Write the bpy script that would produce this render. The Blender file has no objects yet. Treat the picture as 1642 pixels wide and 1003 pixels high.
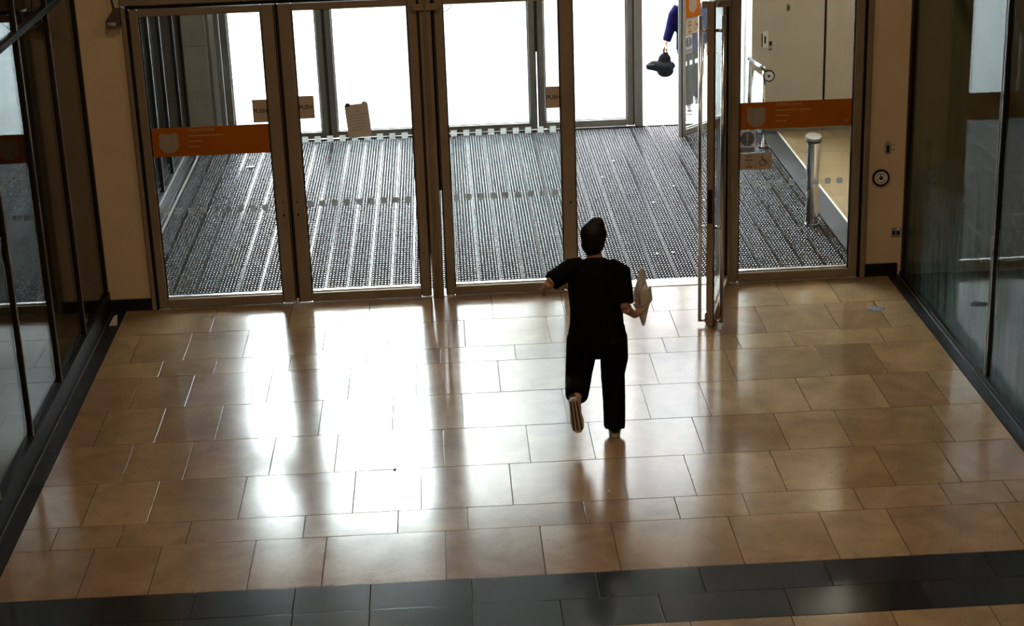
import bpy, bmesh, math, random
from mathutils import Vector, Matrix, Quaternion
import numpy as np
random.seed(7)
C = bpy.context.scene.collection
SC = bpy.context.scene

# ------------------------------------------------------------------ camera, sky, lights, exposure
CAM = Vector((0.0, -15.524, 5.4)); FOCAL = 2823.45
PITCH, YAW, ROLL = math.radians(19.8328), math.radians(1.9661), math.radians(-2.0130)
def cam_dir(X, Y):                     # direction through the image plane (x right, y up, focal 1)
    c, s = math.cos(ROLL), math.sin(ROLL); X, Y = c*X - s*Y, s*X + c*Y
    c, s = math.cos(PITCH), math.sin(PITCH); d = (X, c + s*Y, -s + c*Y)
    c, s = math.cos(YAW), math.sin(YAW); return Vector((c*d[0] + s*d[1], -s*d[0] + c*d[1], d[2]))
fwd = cam_dir(0, 0); rgt = cam_dir(1, 0) - fwd; upv = cam_dir(0, 1) - fwd
cd = bpy.data.cameras.new('camera'); cam = bpy.data.objects.new('camera', cd); C.objects.link(cam)
M3 = Matrix((rgt.normalized(), upv.normalized(), -fwd.normalized())).transposed()
cam.matrix_world = Matrix.Translation(CAM) @ M3.to_4x4()
cd.sensor_width = 36.0; cd.lens = FOCAL/1642*36.0; cd.clip_start = 0.1; cd.clip_end = 400
SC.camera = cam

w = bpy.data.worlds.new('overcast_sky'); SC.world = w; w.use_nodes = True
bg = w.node_tree.nodes['Background']; bg.inputs[0].default_value = (0.94, 0.95, 1.0, 1); bg.inputs[1].default_value = 34.0

def area(name, loc, size, power, col, rot=(0, 0, 0), spread=math.pi):
    l = bpy.data.lights.new(name, 'AREA'); l.shape = 'DISK'; l.size = size; l.energy = power; l.color = col; l.spread = spread
    o = bpy.data.objects.new(name, l); C.objects.link(o); o.location = loc; o.rotation_euler = rot
    return o
WARM = (1.0, 0.74, 0.44)
HALL_LAMPS = [(-1.6, -4.0), (2.6, -4.0), (-1.6, -9.0), (2.6, -9.0), (-1.6, -14.0), (2.6, -14.0)]
HALL_W, VEST_W = 46.0, 30.0
VEST_LAMPS = [(-1.2, 2.2), (1.6, 3.4), (5.0, 2.6), (4.8, 4.6)]
for (x, y) in HALL_LAMPS: area('hall_lamp_light', (x, y, 6.52), 0.34, HALL_W, WARM)
for (x, y) in VEST_LAMPS: area('vestibule_lamp_light', (x, y, 5.30), 0.30, VEST_W if x > 4 else 3.0, (1.0, 0.85, 0.65))

vs = SC.view_settings
vs.view_transform = 'Standard'; vs.look = 'None'; vs.gamma = 1.0; vs.exposure = 0.0; vs.use_curve_mapping = False
SC.cycles.transparent_max_bounces = 24; SC.cycles.max_bounces = 10; SC.cycles.use_denoising = True

# ------------------------------------------------------------------ materials
MATS = {}
def nt(name):
    m = bpy.data.materials.new(name); m.use_nodes = True; t = m.node_tree
    return m, t, t.nodes['Principled BSDF'], t.nodes['Material Output']
def N(t, ty, **kw):
    n = t.nodes.new(ty)
    for k, v in kw.items(): setattr(n, k, v)
    return n
def mat(name, col, rough=0.5, metal=0.0, spec=0.5, noise=0.0, nscale=8.0, bump=0.0, bscale=60.0, coat=0.0):
    m, t, b, o = nt(name)
    b.inputs['Base Color'].default_value = (*col, 1); b.inputs['Roughness'].default_value = rough
    b.inputs['Metallic'].default_value = metal; b.inputs['Specular IOR Level'].default_value = spec
    b.inputs['Coat Weight'].default_value = coat
    tc = N(t, 'ShaderNodeTexCoord')
    nz = N(t, 'ShaderNodeTexNoise'); nz.inputs['Scale'].default_value = nscale; nz.inputs['Detail'].default_value = 4
    t.links.new(tc.outputs['Object'], nz.inputs['Vector'])
    r = N(t, 'ShaderNodeValToRGB'); k = max(noise, 0.02)
    r.color_ramp.elements[0].position = 0.3; r.color_ramp.elements[1].position = 0.7
    r.color_ramp.elements[0].color = (*[c*(1-k) for c in col], 1); r.color_ramp.elements[1].color = (*[min(1, c*(1+k)) for c in col], 1)
    t.links.new(nz.outputs['Fac'], r.inputs['Fac']); t.links.new(r.outputs['Color'], b.inputs['Base Color'])
    if bump:
        n2 = N(t, 'ShaderNodeTexNoise'); n2.inputs['Scale'].default_value = bscale; n2.inputs['Detail'].default_value = 3
        t.links.new(tc.outputs['Object'], n2.inputs['Vector'])
        bp = N(t, 'ShaderNodeBump'); bp.inputs['Strength'].default_value = bump; bp.inputs['Distance'].default_value = 0.01
        t.links.new(n2.outputs['Fac'], bp.inputs['Height']); t.links.new(bp.outputs['Normal'], b.inputs['Normal'])
    MATS[name] = m; return m
def schlick(t, f0):
    g = N(t, 'ShaderNodeNewGeometry'); d = N(t, 'ShaderNodeVectorMath', operation='DOT_PRODUCT')
    t.links.new(g.outputs['Incoming'], d.inputs[0]); t.links.new(g.outputs['Normal'], d.inputs[1])
    a = N(t, 'ShaderNodeMath', operation='ABSOLUTE'); t.links.new(d.outputs['Value'], a.inputs[0])
    s = N(t, 'ShaderNodeMath', operation='SUBTRACT'); s.inputs[0].default_value = 1; t.links.new(a.outputs[0], s.inputs[1])
    p = N(t, 'ShaderNodeMath', operation='POWER'); t.links.new(s.outputs[0], p.inputs[0]); p.inputs[1].default_value = 5
    m = N(t, 'ShaderNodeMath', operation='MULTIPLY_ADD'); t.links.new(p.outputs[0], m.inputs[0])
    m.inputs[1].default_value = 1-f0; m.inputs[2].default_value = f0
    return m.outputs[0]
def glass(name, tint=(0.95, 0.98, 0.97), f0=0.045, film=None, k=1.0):
    m, t, b, o = nt(name); t.nodes.remove(b)
    tr = N(t, 'ShaderNodeBsdfTransparent'); tr.inputs[0].default_value = (*tint, 1)
    gl = N(t, 'ShaderNodeBsdfGlossy'); gl.inputs['Roughness'].default_value = 0.0; gl.inputs[0].default_value = (1, 1, 1, 1)
    mx = N(t, 'ShaderNodeMixShader'); km = N(t, 'ShaderNodeMath', operation='MULTIPLY'); km.inputs[1].default_value = k; t.links.new(schlick(t, f0), km.inputs[0]); t.links.new(km.outputs[0], mx.inputs[0])
    t.links.new(tr.outputs[0], mx.inputs[1]); t.links.new(gl.outputs[0], mx.inputs[2])
    out = mx.outputs[0]
    if film:                                  # printed fine-line film on the lower part of the pane
        tc = N(t, 'ShaderNodeTexCoord'); sp = N(t, 'ShaderNodeSeparateXYZ'); t.links.new(tc.outputs['Object'], sp.inputs[0])
        wv = N(t, 'ShaderNodeTexNoise'); wv.inputs['Scale'].default_value = 1.0; wv.inputs['Detail'].default_value = 1
        mp = N(t, 'ShaderNodeMapping'); mp.inputs['Scale'].default_value = (0, 34, 0.35); t.links.new(tc.outputs['Object'], mp.inputs[0]); t.links.new(mp.outputs[0], wv.inputs['Vector'])
        r = N(t, 'ShaderNodeValToRGB'); r.color_ramp.elements[0].position = 0.42; r.color_ramp.elements[1].position = 0.60
        t.links.new(wv.outputs['Fac'], r.inputs['Fac'])
        n2 = N(t, 'ShaderNodeTexNoise'); n2.inputs['Scale'].default_value = 1.0; m2 = N(t, 'ShaderNodeMapping'); m2.inputs['Scale'].default_value = (0, 9, 0.2)
        t.links.new(tc.outputs['Object'], m2.inputs[0]); t.links.new(m2.outputs[0], n2.inputs['Vector'])
        ad = N(t, 'ShaderNodeMath', operation='MULTIPLY_ADD'); t.links.new(n2.outputs['Fac'], ad.inputs[0]); ad.inputs[1].default_value = 1.1; t.links.new(sp.outputs['Z'], ad.inputs[2])
        mr = N(t, 'ShaderNodeMapRange'); mr.inputs['From Min'].default_value = film+0.30; mr.inputs['From Max'].default_value = film-0.25
        t.links.new(ad.outputs[0], mr.inputs['Value'])
        mu = N(t, 'ShaderNodeMath', operation='MULTIPLY'); t.links.new(r.outputs['Color'], mu.inputs[0]); t.links.new(mr.outputs[0], mu.inputs[1])
        m3 = N(t, 'ShaderNodeMath', operation='MULTIPLY'); t.links.new(mu.outputs[0], m3.inputs[0]); m3.inputs[1].default_value = 0.55
        df = N(t, 'ShaderNodeBsdfDiffuse'); df.inputs[0].default_value = (0.10, 0.135, 0.125, 1)
        mx2 = N(t, 'ShaderNodeMixShader'); t.links.new(m3.outputs[0], mx2.inputs[0]); t.links.new(out, mx2.inputs[1]); t.links.new(df.outputs[0], mx2.inputs[2])
        out = mx2.outputs[0]
    t.links.new(out, o.inputs[0]); MATS[name] = m; return m
def filmmat(name, col, trans=0.35, gloss=0.0):       # printed film on glass: diffuse plus light coming through
    m, t, b, o = nt(name); t.nodes.remove(b)
    nz = N(t, 'ShaderNodeTexNoise'); nz.inputs['Scale'].default_value = 6
    r = N(t, 'ShaderNodeValToRGB'); r.color_ramp.elements[0].color = (*[c*0.95 for c in col], 1); r.color_ramp.elements[1].color = (*[min(1, c*1.05) for c in col], 1)
    t.links.new(nz.outputs['Fac'], r.inputs['Fac'])
    d = N(t, 'ShaderNodeBsdfDiffuse'); tl = N(t, 'ShaderNodeBsdfTranslucent'); mx = N(t, 'ShaderNodeMixShader'); mx.inputs[0].default_value = trans
    t.links.new(r.outputs[0], d.inputs[0]); t.links.new(r.outputs[0], tl.inputs[0])
    t.links.new(d.outputs[0], mx.inputs[1]); t.links.new(tl.outputs[0], mx.inputs[2]); t.links.new(mx.outputs[0], o.inputs[0])
    MATS[name] = m; return m

def tile_material(name, stops, rough, vein, spec=0.5):
    m, t, b, o = nt(name)
    oi = N(t, 'ShaderNodeObjectInfo'); tc = N(t, 'ShaderNodeTexCoord')
    r = N(t, 'ShaderNodeValToRGB'); r.color_ramp.interpolation = 'LINEAR'
    el = r.color_ramp.elements
    while len(el) < len(stops): el.new(0.5)
    for i, (p, c) in enumerate(stops): el[i].position = p; el[i].color = (*c, 1)
    t.links.new(oi.outputs['Random'], r.inputs['Fac'])
    # per-tile shifted coordinates
    cb = N(t, 'ShaderNodeVectorMath', operation='MULTIPLY_ADD'); cx = N(t, 'ShaderNodeCombineXYZ')
    mm = N(t, 'ShaderNodeMath', operation='MULTIPLY'); mm.inputs[1].default_value = 37.0; t.links.new(oi.outputs['Random'], mm.inputs[0])
    for i in range(3): t.links.new(mm.outputs[0], cx.inputs[i])
    t.links.new(tc.outputs['Object'], cb.inputs[0]); cb.inputs[1].default_value = (1, 1, 1); t.links.new(cx.outputs[0], cb.inputs[2])
    n1 = N(t, 'ShaderNodeTexNoise'); n1.inputs['Scale'].default_value = 2.6; n1.inputs['Detail'].default_value = 7; n1.inputs['Roughness'].default_value = 0.62; n1.inputs['Distortion'].default_value = 0.6
    t.links.new(cb.outputs[0], n1.inputs['Vector'])
    mr = N(t, 'ShaderNodeMapRange'); mr.inputs['From Min'].default_value = 0.3; mr.inputs['From Max'].default_value = 0.7; mr.inputs['To Min'].default_value = 1-vein; mr.inputs['To Max'].default_value = 1+vein
    t.links.new(n1.outputs['Fac'], mr.inputs['Value'])
    n3 = N(t, 'ShaderNodeTexNoise'); n3.inputs['Scale'].default_value = 45; n3.inputs['Detail'].default_value = 2
    t.links.new(cb.outputs[0], n3.inputs['Vector'])
    mr3 = N(t, 'ShaderNodeMapRange'); mr3.inputs['From Min'].default_value = 0.3; mr3.inputs['From Max'].default_value = 0.36; mr3.inputs['To Min'].default_value = 0.72; mr3.inputs['To Max'].default_value = 1.0
    t.links.new(n3.outputs['Fac'], mr3.inputs['Value'])
    mq = N(t, 'ShaderNodeMath', operation='MULTIPLY'); t.links.new(mr.outputs[0], mq.inputs[0]); t.links.new(mr3.outputs[0], mq.inputs[1])
    sc = N(t, 'ShaderNodeVectorMath', operation='SCALE'); t.links.new(r.outputs['Color'], sc.inputs[0]); t.links.new(mq.outputs[0], sc.inputs['Scale'])
    t.links.new(sc.outputs[0], b.inputs['Base Color'])
    rr = N(t, 'ShaderNodeMapRange'); rr.inputs['To Min'].default_value = rough*0.85; rr.inputs['To Max'].default_value = rough*1.25
    t.links.new(n1.outputs['Fac'], rr.inputs['Value']); t.links.new(rr.outputs[0], b.inputs['Roughness']); b.inputs['Specular IOR Level'].default_value = spec
    bp = N(t, 'ShaderNodeBump'); bp.inputs['Strength'].default_value = 0.05; bp.inputs['Distance'].default_value = 0.004
    t.links.new(n1.outputs['Fac'], bp.inputs['Height']); t.links.new(bp.outputs['Normal'], b.inputs['Normal'])
    MATS[name] = m; return m

tile_material('limestone', [(0.0, (0.2069, 0.1273, 0.0587)), (0.2, (0.2644, 0.1783, 0.0898)), (0.45, (0.2414, 0.1491, 0.0809)), (0.7, (0.3065, 0.2147, 0.1108)), (1.0, (0.2606, 0.1637, 0.0748))], 0.15, 0.22, 0.85)
tile_material('yellow_limestone', [(0.0, (0.23, 0.155, 0.075)), (1.0, (0.28, 0.20, 0.11))], 0.35, 0.15)
tile_material('black_granite', [(0.0, (0.010, 0.011, 0.013)), (1.0, (0.020, 0.021, 0.024))], 0.14, 0.25)
tile_material('border_stone', [(0.0, (0.009, 0.009, 0.010)), (1.0, (0.014, 0.014, 0.016))], 0.42, 0.25, 0.25)
tile_material('grey_paving', [(0.0, (0.075, 0.085, 0.09)), (1.0, (0.10, 0.105, 0.108))], 0.6, 0.2)
mat('grout', (0.04, 0.03, 0.02), 0.9, spec=0.05)
mat('black_stone', (0.010, 0.010, 0.011), 0.5, spec=0.2, noise=0.2)
mat('cream_paint', (0.66, 0.50, 0.33), 0.6, noise=0.05, nscale=3, bump=0.05)
mat('vest_paint', (0.55, 0.50, 0.42), 0.6, noise=0.05, nscale=3)
mat('pale_stone', (0.36, 0.30, 0.25), 0.5, noise=0.08)
mat('ceiling_paint', (0.60, 0.57, 0.52), 0.8)
mat('dark_wall', (0.10, 0.085, 0.07), 0.7)
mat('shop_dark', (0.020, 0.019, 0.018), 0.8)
mat('bronze', (0.30, 0.235, 0.165), 0.38, metal=0.35, noise=0.06, nscale=4)
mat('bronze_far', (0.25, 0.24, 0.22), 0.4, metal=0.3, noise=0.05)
mat('black_metal', (0.012, 0.010, 0.009), 0.5, spec=0.3)
mat('sensor_brown', (0.07, 0.05, 0.035), 0.5)
mat('gasket', (0.008, 0.008, 0.009), 0.7, spec=0.1)
mat('aluminium', (0.72, 0.72, 0.72), 0.28, metal=0.9, noise=0.05)
mat('mat_alu', (0.16, 0.16, 0.165), 0.30, metal=0.6, noise=0.1)
mat('steel', (0.66, 0.66, 0.66), 0.18, metal=1.0)
mat('threshold_metal', (0.75, 0.75, 0.74), 0.35, metal=0.2, noise=0.2, nscale=20)
mat('mat_bar', (0.018, 0.018, 0.020), 0.25, spec=0.2, noise=0.1)
mat('mat_base', (0.012, 0.012, 0.013), 0.9, spec=0.05)
mat('mat_rubber', (0.020, 0.020, 0.023), 0.27, spec=0.20, noise=0.25, nscale=3)
mat('mat_border', (0.018, 0.019, 0.022), 0.55, noise=0.15)
mat('white_kerb', (0.62, 0.58, 0.50), 0.6, noise=0.1)
glass('door_glass'); glass('shop_glass', (0.80, 0.84, 0.83), 0.05, k=0.46); glass('shop_glass_film', (0.72, 0.78, 0.78), 0.05, film=-0.05, k=0.30)
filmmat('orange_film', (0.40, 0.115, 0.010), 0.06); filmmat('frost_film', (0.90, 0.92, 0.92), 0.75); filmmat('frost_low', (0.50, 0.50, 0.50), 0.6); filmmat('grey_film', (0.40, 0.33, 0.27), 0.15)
filmmat('beige_card', (0.52, 0.42, 0.32), 0.12); filmmat('paper', (0.66, 0.60, 0.55), 0.18); filmmat('sign_blue', (0.22, 0.26, 0.33), 0.3); filmmat('sign_pale', (0.62, 0.62, 0.62), 0.35)
filmmat('text_pale', (0.62, 0.40, 0.22), 0.25); filmmat('text_grey', (0.40, 0.36, 0.33), 0.1)
mat('text_dark', (0.045, 0.03, 0.025), 0.6); mat('white_plastic', (0.75, 0.74, 0.70), 0.4); mat('black_plastic', (0.012, 0.012, 0.013), 0.4); mat('grey_plastic', (0.30, 0.28, 0.25), 0.45)
mat('cable_black', (0.01, 0.01, 0.012), 0.5)
mat('skin', (0.46, 0.25, 0.16), 0.5, noise=0.08); mat('hair', (0.003, 0.0025, 0.0025), 0.55, spec=0.25, noise=0.3, nscale=40, bump=0.5, bscale=90)
mat('black_cloth', (0.0026, 0.0025, 0.003), 0.9, spec=0.1, noise=0.2, nscale=14, bump=0.35, bscale=9); mat('black_trouser', (0.0025, 0.0026, 0.0035), 0.9, spec=0.1, noise=0.2, nscale=14, bump=0.4, bscale=8)
mat('shoe_dark', (0.02, 0.018, 0.018), 0.6); mat('shoe_sole', (0.55, 0.50, 0.44), 0.6, noise=0.1); mat('shoe_tread', (0.07, 0.04, 0.03), 0.7)
mat('navy_jacket', (0.003, 0.002, 0.018), 0.9, spec=0.03, noise=0.25, nscale=10, bump=0.3, bscale=10); mat('grey_trouser', (0.0032, 0.0032, 0.0035), 0.9, spec=0.03, noise=0.2, bump=0.3, bscale=10)
mat('bag_grey', (0.0055, 0.006, 0.0065), 0.85, spec=0.05, noise=0.3, nscale=12, bump=0.4, bscale=14)
mat('grey_patch', (0.045, 0.045, 0.05), 0.7, noise=0.4, nscale=30)
mat('facade_stone', (0.34, 0.32, 0.30), 0.8, noise=0.1, nscale=0.5); mat('facade_window', (0.10, 0.12, 0.14), 0.15)
mat('eye_white', (0.7, 0.7, 0.68), 0.3); mat('lip', (0.36, 0.15, 0.11), 0.5)

# ------------------------------------------------------------------ helpers
OFF = {}
def tag(o, label=None, cat=None, kind=None, group=None):
    if label: o['label'] = label
    if cat: o['category'] = cat
    if kind: o['kind'] = kind
    if group: o['group'] = group
    return o
def root(name, loc=(0, 0, 0), label=None, cat=None, kind=None, group=None):
    o = bpy.data.objects.new(name, None); C.objects.link(o); o.location = loc; o.empty_display_size = 0.1
    OFF[o.name] = Vector(loc); return tag(o, label, cat, kind, group)
def link(name, me, m, parent=None, smooth=False):
    o = bpy.data.objects.new(name, me); C.objects.link(o)
    if m and not me.materials: me.materials.append(MATS[m])
    if parent is not None: o.parent = parent
    if smooth:
        for p in me.polygons: p.use_smooth = True
    return o
def centred(name, V, F, m, parent, smooth=False):
    """mesh object with its origin at the middle of its points (world coordinates in V)"""
    c = sum((Vector(v) for v in V), Vector())/len(V)
    me = bpy.data.meshes.new(name); me.from_pydata([tuple(Vector(v)-c) for v in V], [], F); me.update()
    o = link(name, me, m, parent, smooth); o.location = c - (full_off(parent) if parent is not None else Vector()); OFF[o.name] = c
    return o
def full_off(p): return OFF.get(p.name, Vector())
def boxgeo(x0, x1, y0, y1, z0, z1, b=0.0):
    if b <= 0:
        V = [(x, y, z) for z in (z0, z1) for y in (y0, y1) for x in (x0, x1)]
        return V, [(0, 2, 3, 1), (4, 5, 7, 6), (0, 1, 5, 4), (2, 6, 7, 3), (0, 4, 6, 2), (1, 3, 7, 5)]
    bm = bmesh.new(); bmesh.ops.create_cube(bm, size=1)
    for v in bm.verts: v.co = Vector(((x0+x1)/2 + v.co.x*(x1-x0), (y0+y1)/2 + v.co.y*(y1-y0), (z0+z1)/2 + v.co.z*(z1-z0)))
    bmesh.ops.bevel(bm, geom=bm.edges[:], offset=b, segments=1, affect='EDGES')
    bm.verts.index_update(); V = [tuple(v.co) for v in bm.verts]; F = [tuple(v.index for v in f.verts) for f in bm.faces]; bm.free(); return V, F
def bx(name, x0, x1, y0, y1, z0, z1, m, parent=None, b=0.0):
    V, F = boxgeo(x0, x1, y0, y1, z0, z1, b); return centred(name, V, F, m, parent)
def prism(name, pts, axis, a0, a1, m, parent=None):
    """extrude 2D outline: axis 'y' -> pts are (x,z); 'z' -> (x,y); 'x' -> (y,z)"""
    f = {'y': lambda p, a: (p[0], a, p[1]), 'z': lambda p, a: (p[0], p[1], a), 'x': lambda p, a: (a, p[0], p[1])}[axis]
    n = len(pts); V = [f(p, a0) for p in pts] + [f(p, a1) for p in pts]
    F = [tuple(range(n))[::-1], tuple(range(n, 2*n))] + [(i, (i+1) % n, n+(i+1) % n, n+i) for i in range(n)]
    o = centred(name, V, F, m, parent)
    bm = bmesh.new(); bm.from_mesh(o.data); bmesh.ops.recalc_face_normals(bm, faces=bm.faces); bm.to_mesh(o.data); bm.free()
    return o
def tubegeo(P, R, n=12, V=None, F=None):
    """loft of ellipses along a polyline; R: radius or (ra, rb) per point"""
    V = [] if V is None else V; F = [] if F is None else F
    P = [Vector(p) for p in P]; base = len(V); ref = None
    if not isinstance(R, (list, tuple)): R = [R]*len(P)
    for i, p in enumerate(P):
        d = (P[min(i+1, len(P)-1)] - P[max(i-1, 0)]).normalized()
        if ref is None:
            ref = Vector((1, 0, 0)) if abs(d.x) < 0.8 else Vector((0, 1, 0))
        u = (ref - d*ref.dot(d)).normalized(); ref = u; v = d.cross(u)
        ra, rb = R[i] if isinstance(R[i], (list, tuple)) else (R[i], R[i])
        for k in range(n):
            a = 2*math.pi*k/n; V.append(tuple(p + u*(ra*math.cos(a)) + v*(rb*math.sin(a))))
        if i:
            q = base + (i-1)*n
            for k in range(n): F.append((q+k, q+(k+1) % n, q+n+(k+1) % n, q+n+k))
    F.append(tuple(base+k for k in range(n))[::-1]); q = base+(len(P)-1)*n; F.append(tuple(q+k for k in range(n)))
    return V, F
def tube(name, P, R, m, parent=None, n=12):
    V, F = tubegeo(P, R, n); o = centred(name, V, F, m, parent, True); return o
def disc(name, c, r, axis, a0, a1, m, parent=None, n=24):
    pts = [(c[0]+r*math.cos(2*math.pi*k/n), c[1]+r*math.sin(2*math.pi*k/n)) for k in range(n)]
    return prism(name, pts, axis, a0, a1, m, parent)
def ring(name, c, r0, r1, axis, a0, a1, m, parent=None, n=24, s0=0.0, s1=1.0):
    f = {'y': lambda p, a: (p[0], a, p[1]), 'z': lambda p, a: (p[0], p[1], a), 'x': lambda p, a: (a, p[0], p[1])}[axis]
    V, F = [], []; closed = (s1-s0) >= 0.999; k_n = n if closed else n+1
    for k in range(k_n):
        t = 2*math.pi*(s0+(s1-s0)*k/n)
        for r in (r0, r1):
            for a in (a0, a1): V.append(f((c[0]+r*math.cos(t), c[1]+r*math.sin(t)), a))
    for k in range(n):
        i, j = 4*k, 4*((k+1) % k_n)
        F += [(i, j, j+1, i+1), (i+2, i+3, j+3, j+2), (i, i+2, j+2, j), (i+1, j+1, j+3, i+3)]
    if not closed: F += [(0, 1, 3, 2), (4*n, 4*n+2, 4*n+3, 4*n+1)]
    return centred(name, V, F, m, parent)
def text(name, s, x, z, y, size, m, parent, align='CENTER', rot=(math.pi/2, 0, 0)):
    cu = bpy.data.curves.new(name, 'FONT'); cu.body = s; cu.size = size; cu.align_x = align; cu.align_y = 'CENTER'; cu.extrude = 0.0004; cu.offset = size*0.02
    cu.materials.append(MATS[m]); o = bpy.data.objects.new(name, cu); C.objects.link(o); o.parent = parent
    o.location = Vector((x, y, z)) - full_off(parent); o.rotation_euler = rot; return o

# ------------------------------------------------------------------ floor of the hall, tile by tile
XL, XR = -3.04, 4.073
Y_ROWS = [0.0, -0.6915, -1.368, -1.7216, -2.413, -3.109, -3.794, -4.482, -4.822, -5.507, -5.845, -6.191, -6.88, -7.57, -7.92, -8.6]
def pix_ground(px, py):
    d = cam_dir((px-821)/FOCAL, -(py-501.5)/FOCAL); t = -CAM.z/d.z; return CAM.x + d.x*t
def joints(L): return [pix_ground(*p) for p in L]
ROW_J = [
 joints([(345.8, 505), (468, 495), (593.5, 487.5), (692, 480), (789.5, 495), (900, 475), (1042, 480), (1142, 474), (1249.9, 465), (1336, 465)]),
 joints([(217, 560), (303, 552), (395, 548), (520, 542), (622, 540), (745, 533), (880, 527), (1082, 520), (1216, 505), (1333.5, 506), (1414.7, 502.4)]),
 joints([(258.4, 591), (345.8, 587.4), (465, 581), (588, 575), (706, 570), (826, 562), (945, 560), (1066, 555), (1184, 547), (1269.9, 542.4), (1411, 535)]),
 joints([(217, 630), (304.6, 627), (432, 620), (560, 615), (668, 610), (800.7, 605), (925, 600), (1049.7, 592.3), (1171, 585), (1319.8, 577), (1407, 572)]),
 joints([(162.3, 685), (257.2, 682), (352, 677), (511.6, 684.7), (630, 668), (742, 660), (902.4, 632), (1034.7, 640), (1130.8, 640), (1287, 630), (1409.7, 622), (1500.8, 617)]),
 joints([(214.7, 717), (309.6, 714.7), (435, 740), (537, 745), (710.9, 722), (847.4, 712), (949.8, 710), (1120.8, 700), (1253, 690), (1351.8, 685), (1509, 675)]),
 joints([(145, 805), (246.3, 805), (389, 797.4), (566.5, 804.8), (675.9, 789.8), (820, 777), (999.8, 769.8), (1108, 764.8), (1247, 752), (1418, 744.9), (1519, 737)]),
 joints([(89.4, 859.7), (194.5, 857), (302, 854.5), (487.4, 847), (638, 842), (750.8, 834.8), (938.6, 827), (1087, 817), (1197, 809.8), (1376.8, 799.8), (1514, 788.6), (1614, 779.8)]),
 joints([(140, 911.5), (249, 911.5), (401.9, 911.5), (519.3, 903.7), (715, 896), (871.3, 888), (989.3, 883), (1182.4, 870), (1330.9, 859.7), (1441, 852), (1616, 836)]),
 joints([(150, 980), (308.5, 973.7), (470, 968.6), (593, 963.4), (757.8, 958), (959.5, 946), (1129, 938), (1330, 922), (1587.6, 903.7)]),
 joints([(120, 1005), (290, 1003), (467, 999), (592, 994), (757.8, 989), (900, 976), (1060, 970), (1260, 952), (1475, 935)]),
 joints([(60, 1040), (210, 1040), (330, 1036), (500, 1030), (650, 1026), (800, 1020), (960, 1015), (1110, 1008), (1272.6, 998), (1433, 989), (1592.8, 981.5)]),
]
for yy in range(3):
    x = XL + 0.4; L = []
    while x < XR-0.35: L.append(x); x += random.choice((0.6, 0.62, 0.85, 0.95))
    ROW_J.append(L)
fl = bx('floor', -3.3, 4.3, -19.0, 0.02, -0.08, -0.010, 'grout'); tag(fl, 'hall floor of tan limestone tiles with a black cross band', 'floor', 'structure')
bxm = {}
def floor_tile(x0, x1, y0, y1, m, parent, z=0.0, th=0.012, tilt=0.0012, gap=0.0030, name='floor_tile'):
    cx, cy = (x0+x1)/2, (y0+y1)/2; hx, hy = (x1-x0)/2-gap, (y1-y0)/2-gap; b = 0.0010
    V = [(sx*hx, sy*hy, -th) for sx, sy in ((-1, -1), (1, -1), (1, 1), (-1, 1))] + [(sx*hx, sy*hy, -b*0.2) for sx, sy in ((-1, -1), (1, -1), (1, 1), (-1, 1))] + \
        [(sx*(hx-b), sy*(hy-b), 0) for sx, sy in ((-1, -1), (1, -1), (1, 1), (-1, 1))]
    F = [(i, (i+1) % 4, 4+(i+1) % 4, 4+i) for i in range(4)] + [(4+i, 4+(i+1) % 4, 8+(i+1) % 4, 8+i) for i in range(4)] + [(8, 9, 10, 11)]
    me = bpy.data.meshes.new(name); me.from_pydata(V, [], F); o = link(name, me, m, parent)
    o.location = Vector((cx, cy, z)) - full_off(parent)
    o.rotation_euler = (random.uniform(-tilt, tilt), random.uniform(-tilt, tilt), 0); return o
for r in range(len(Y_ROWS)-1):
    xs = [XL] + [x for x in ROW_J[r] if XL+0.12 < x < XR-0.12] + [XR]
    m = 'black_granite' if r in (9, 10) else 'limestone'
    for a, b in zip(xs[:-1], xs[1:]): floor_tile(a, b, Y_ROWS[r+1], Y_ROWS[r], m, fl)
back = floor_tile(XL, XR, -19.0, Y_ROWS[-1], 'limestone', fl, name='floor_field', tilt=0)

# dark border strips along the two glazed sides
def border(name, x0, x1, xm0, xm1, label):
    o = root(name, ((x0+x1)/2, -4.3, 0), label, 'border', 'structure')
    ys = [0.0, -1.05, -2.1, -3.2, -4.3, -5.4, -6.5, -7.6, -8.6]
    for a, b in zip(ys[:-1], ys[1:]): floor_tile(x0, x1, b, a, 'border_stone', o, z=0.001, name='border_slab', gap=0.0012)
    bx('metal_strip', xm0, xm1, -8.6, 0.0, -0.005, 0.008, 'mat_alu', o)
    return o
border('trim_1', -3.155, XL-0.002, -3.168, -3.157, 'black stone border strip along the foot of the glazed wall by door one')
border('trim_2', XR+0.002, 4.165, 4.167, 4.176, 'black stone border strip along the glazed wall with the fine-line film')

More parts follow.
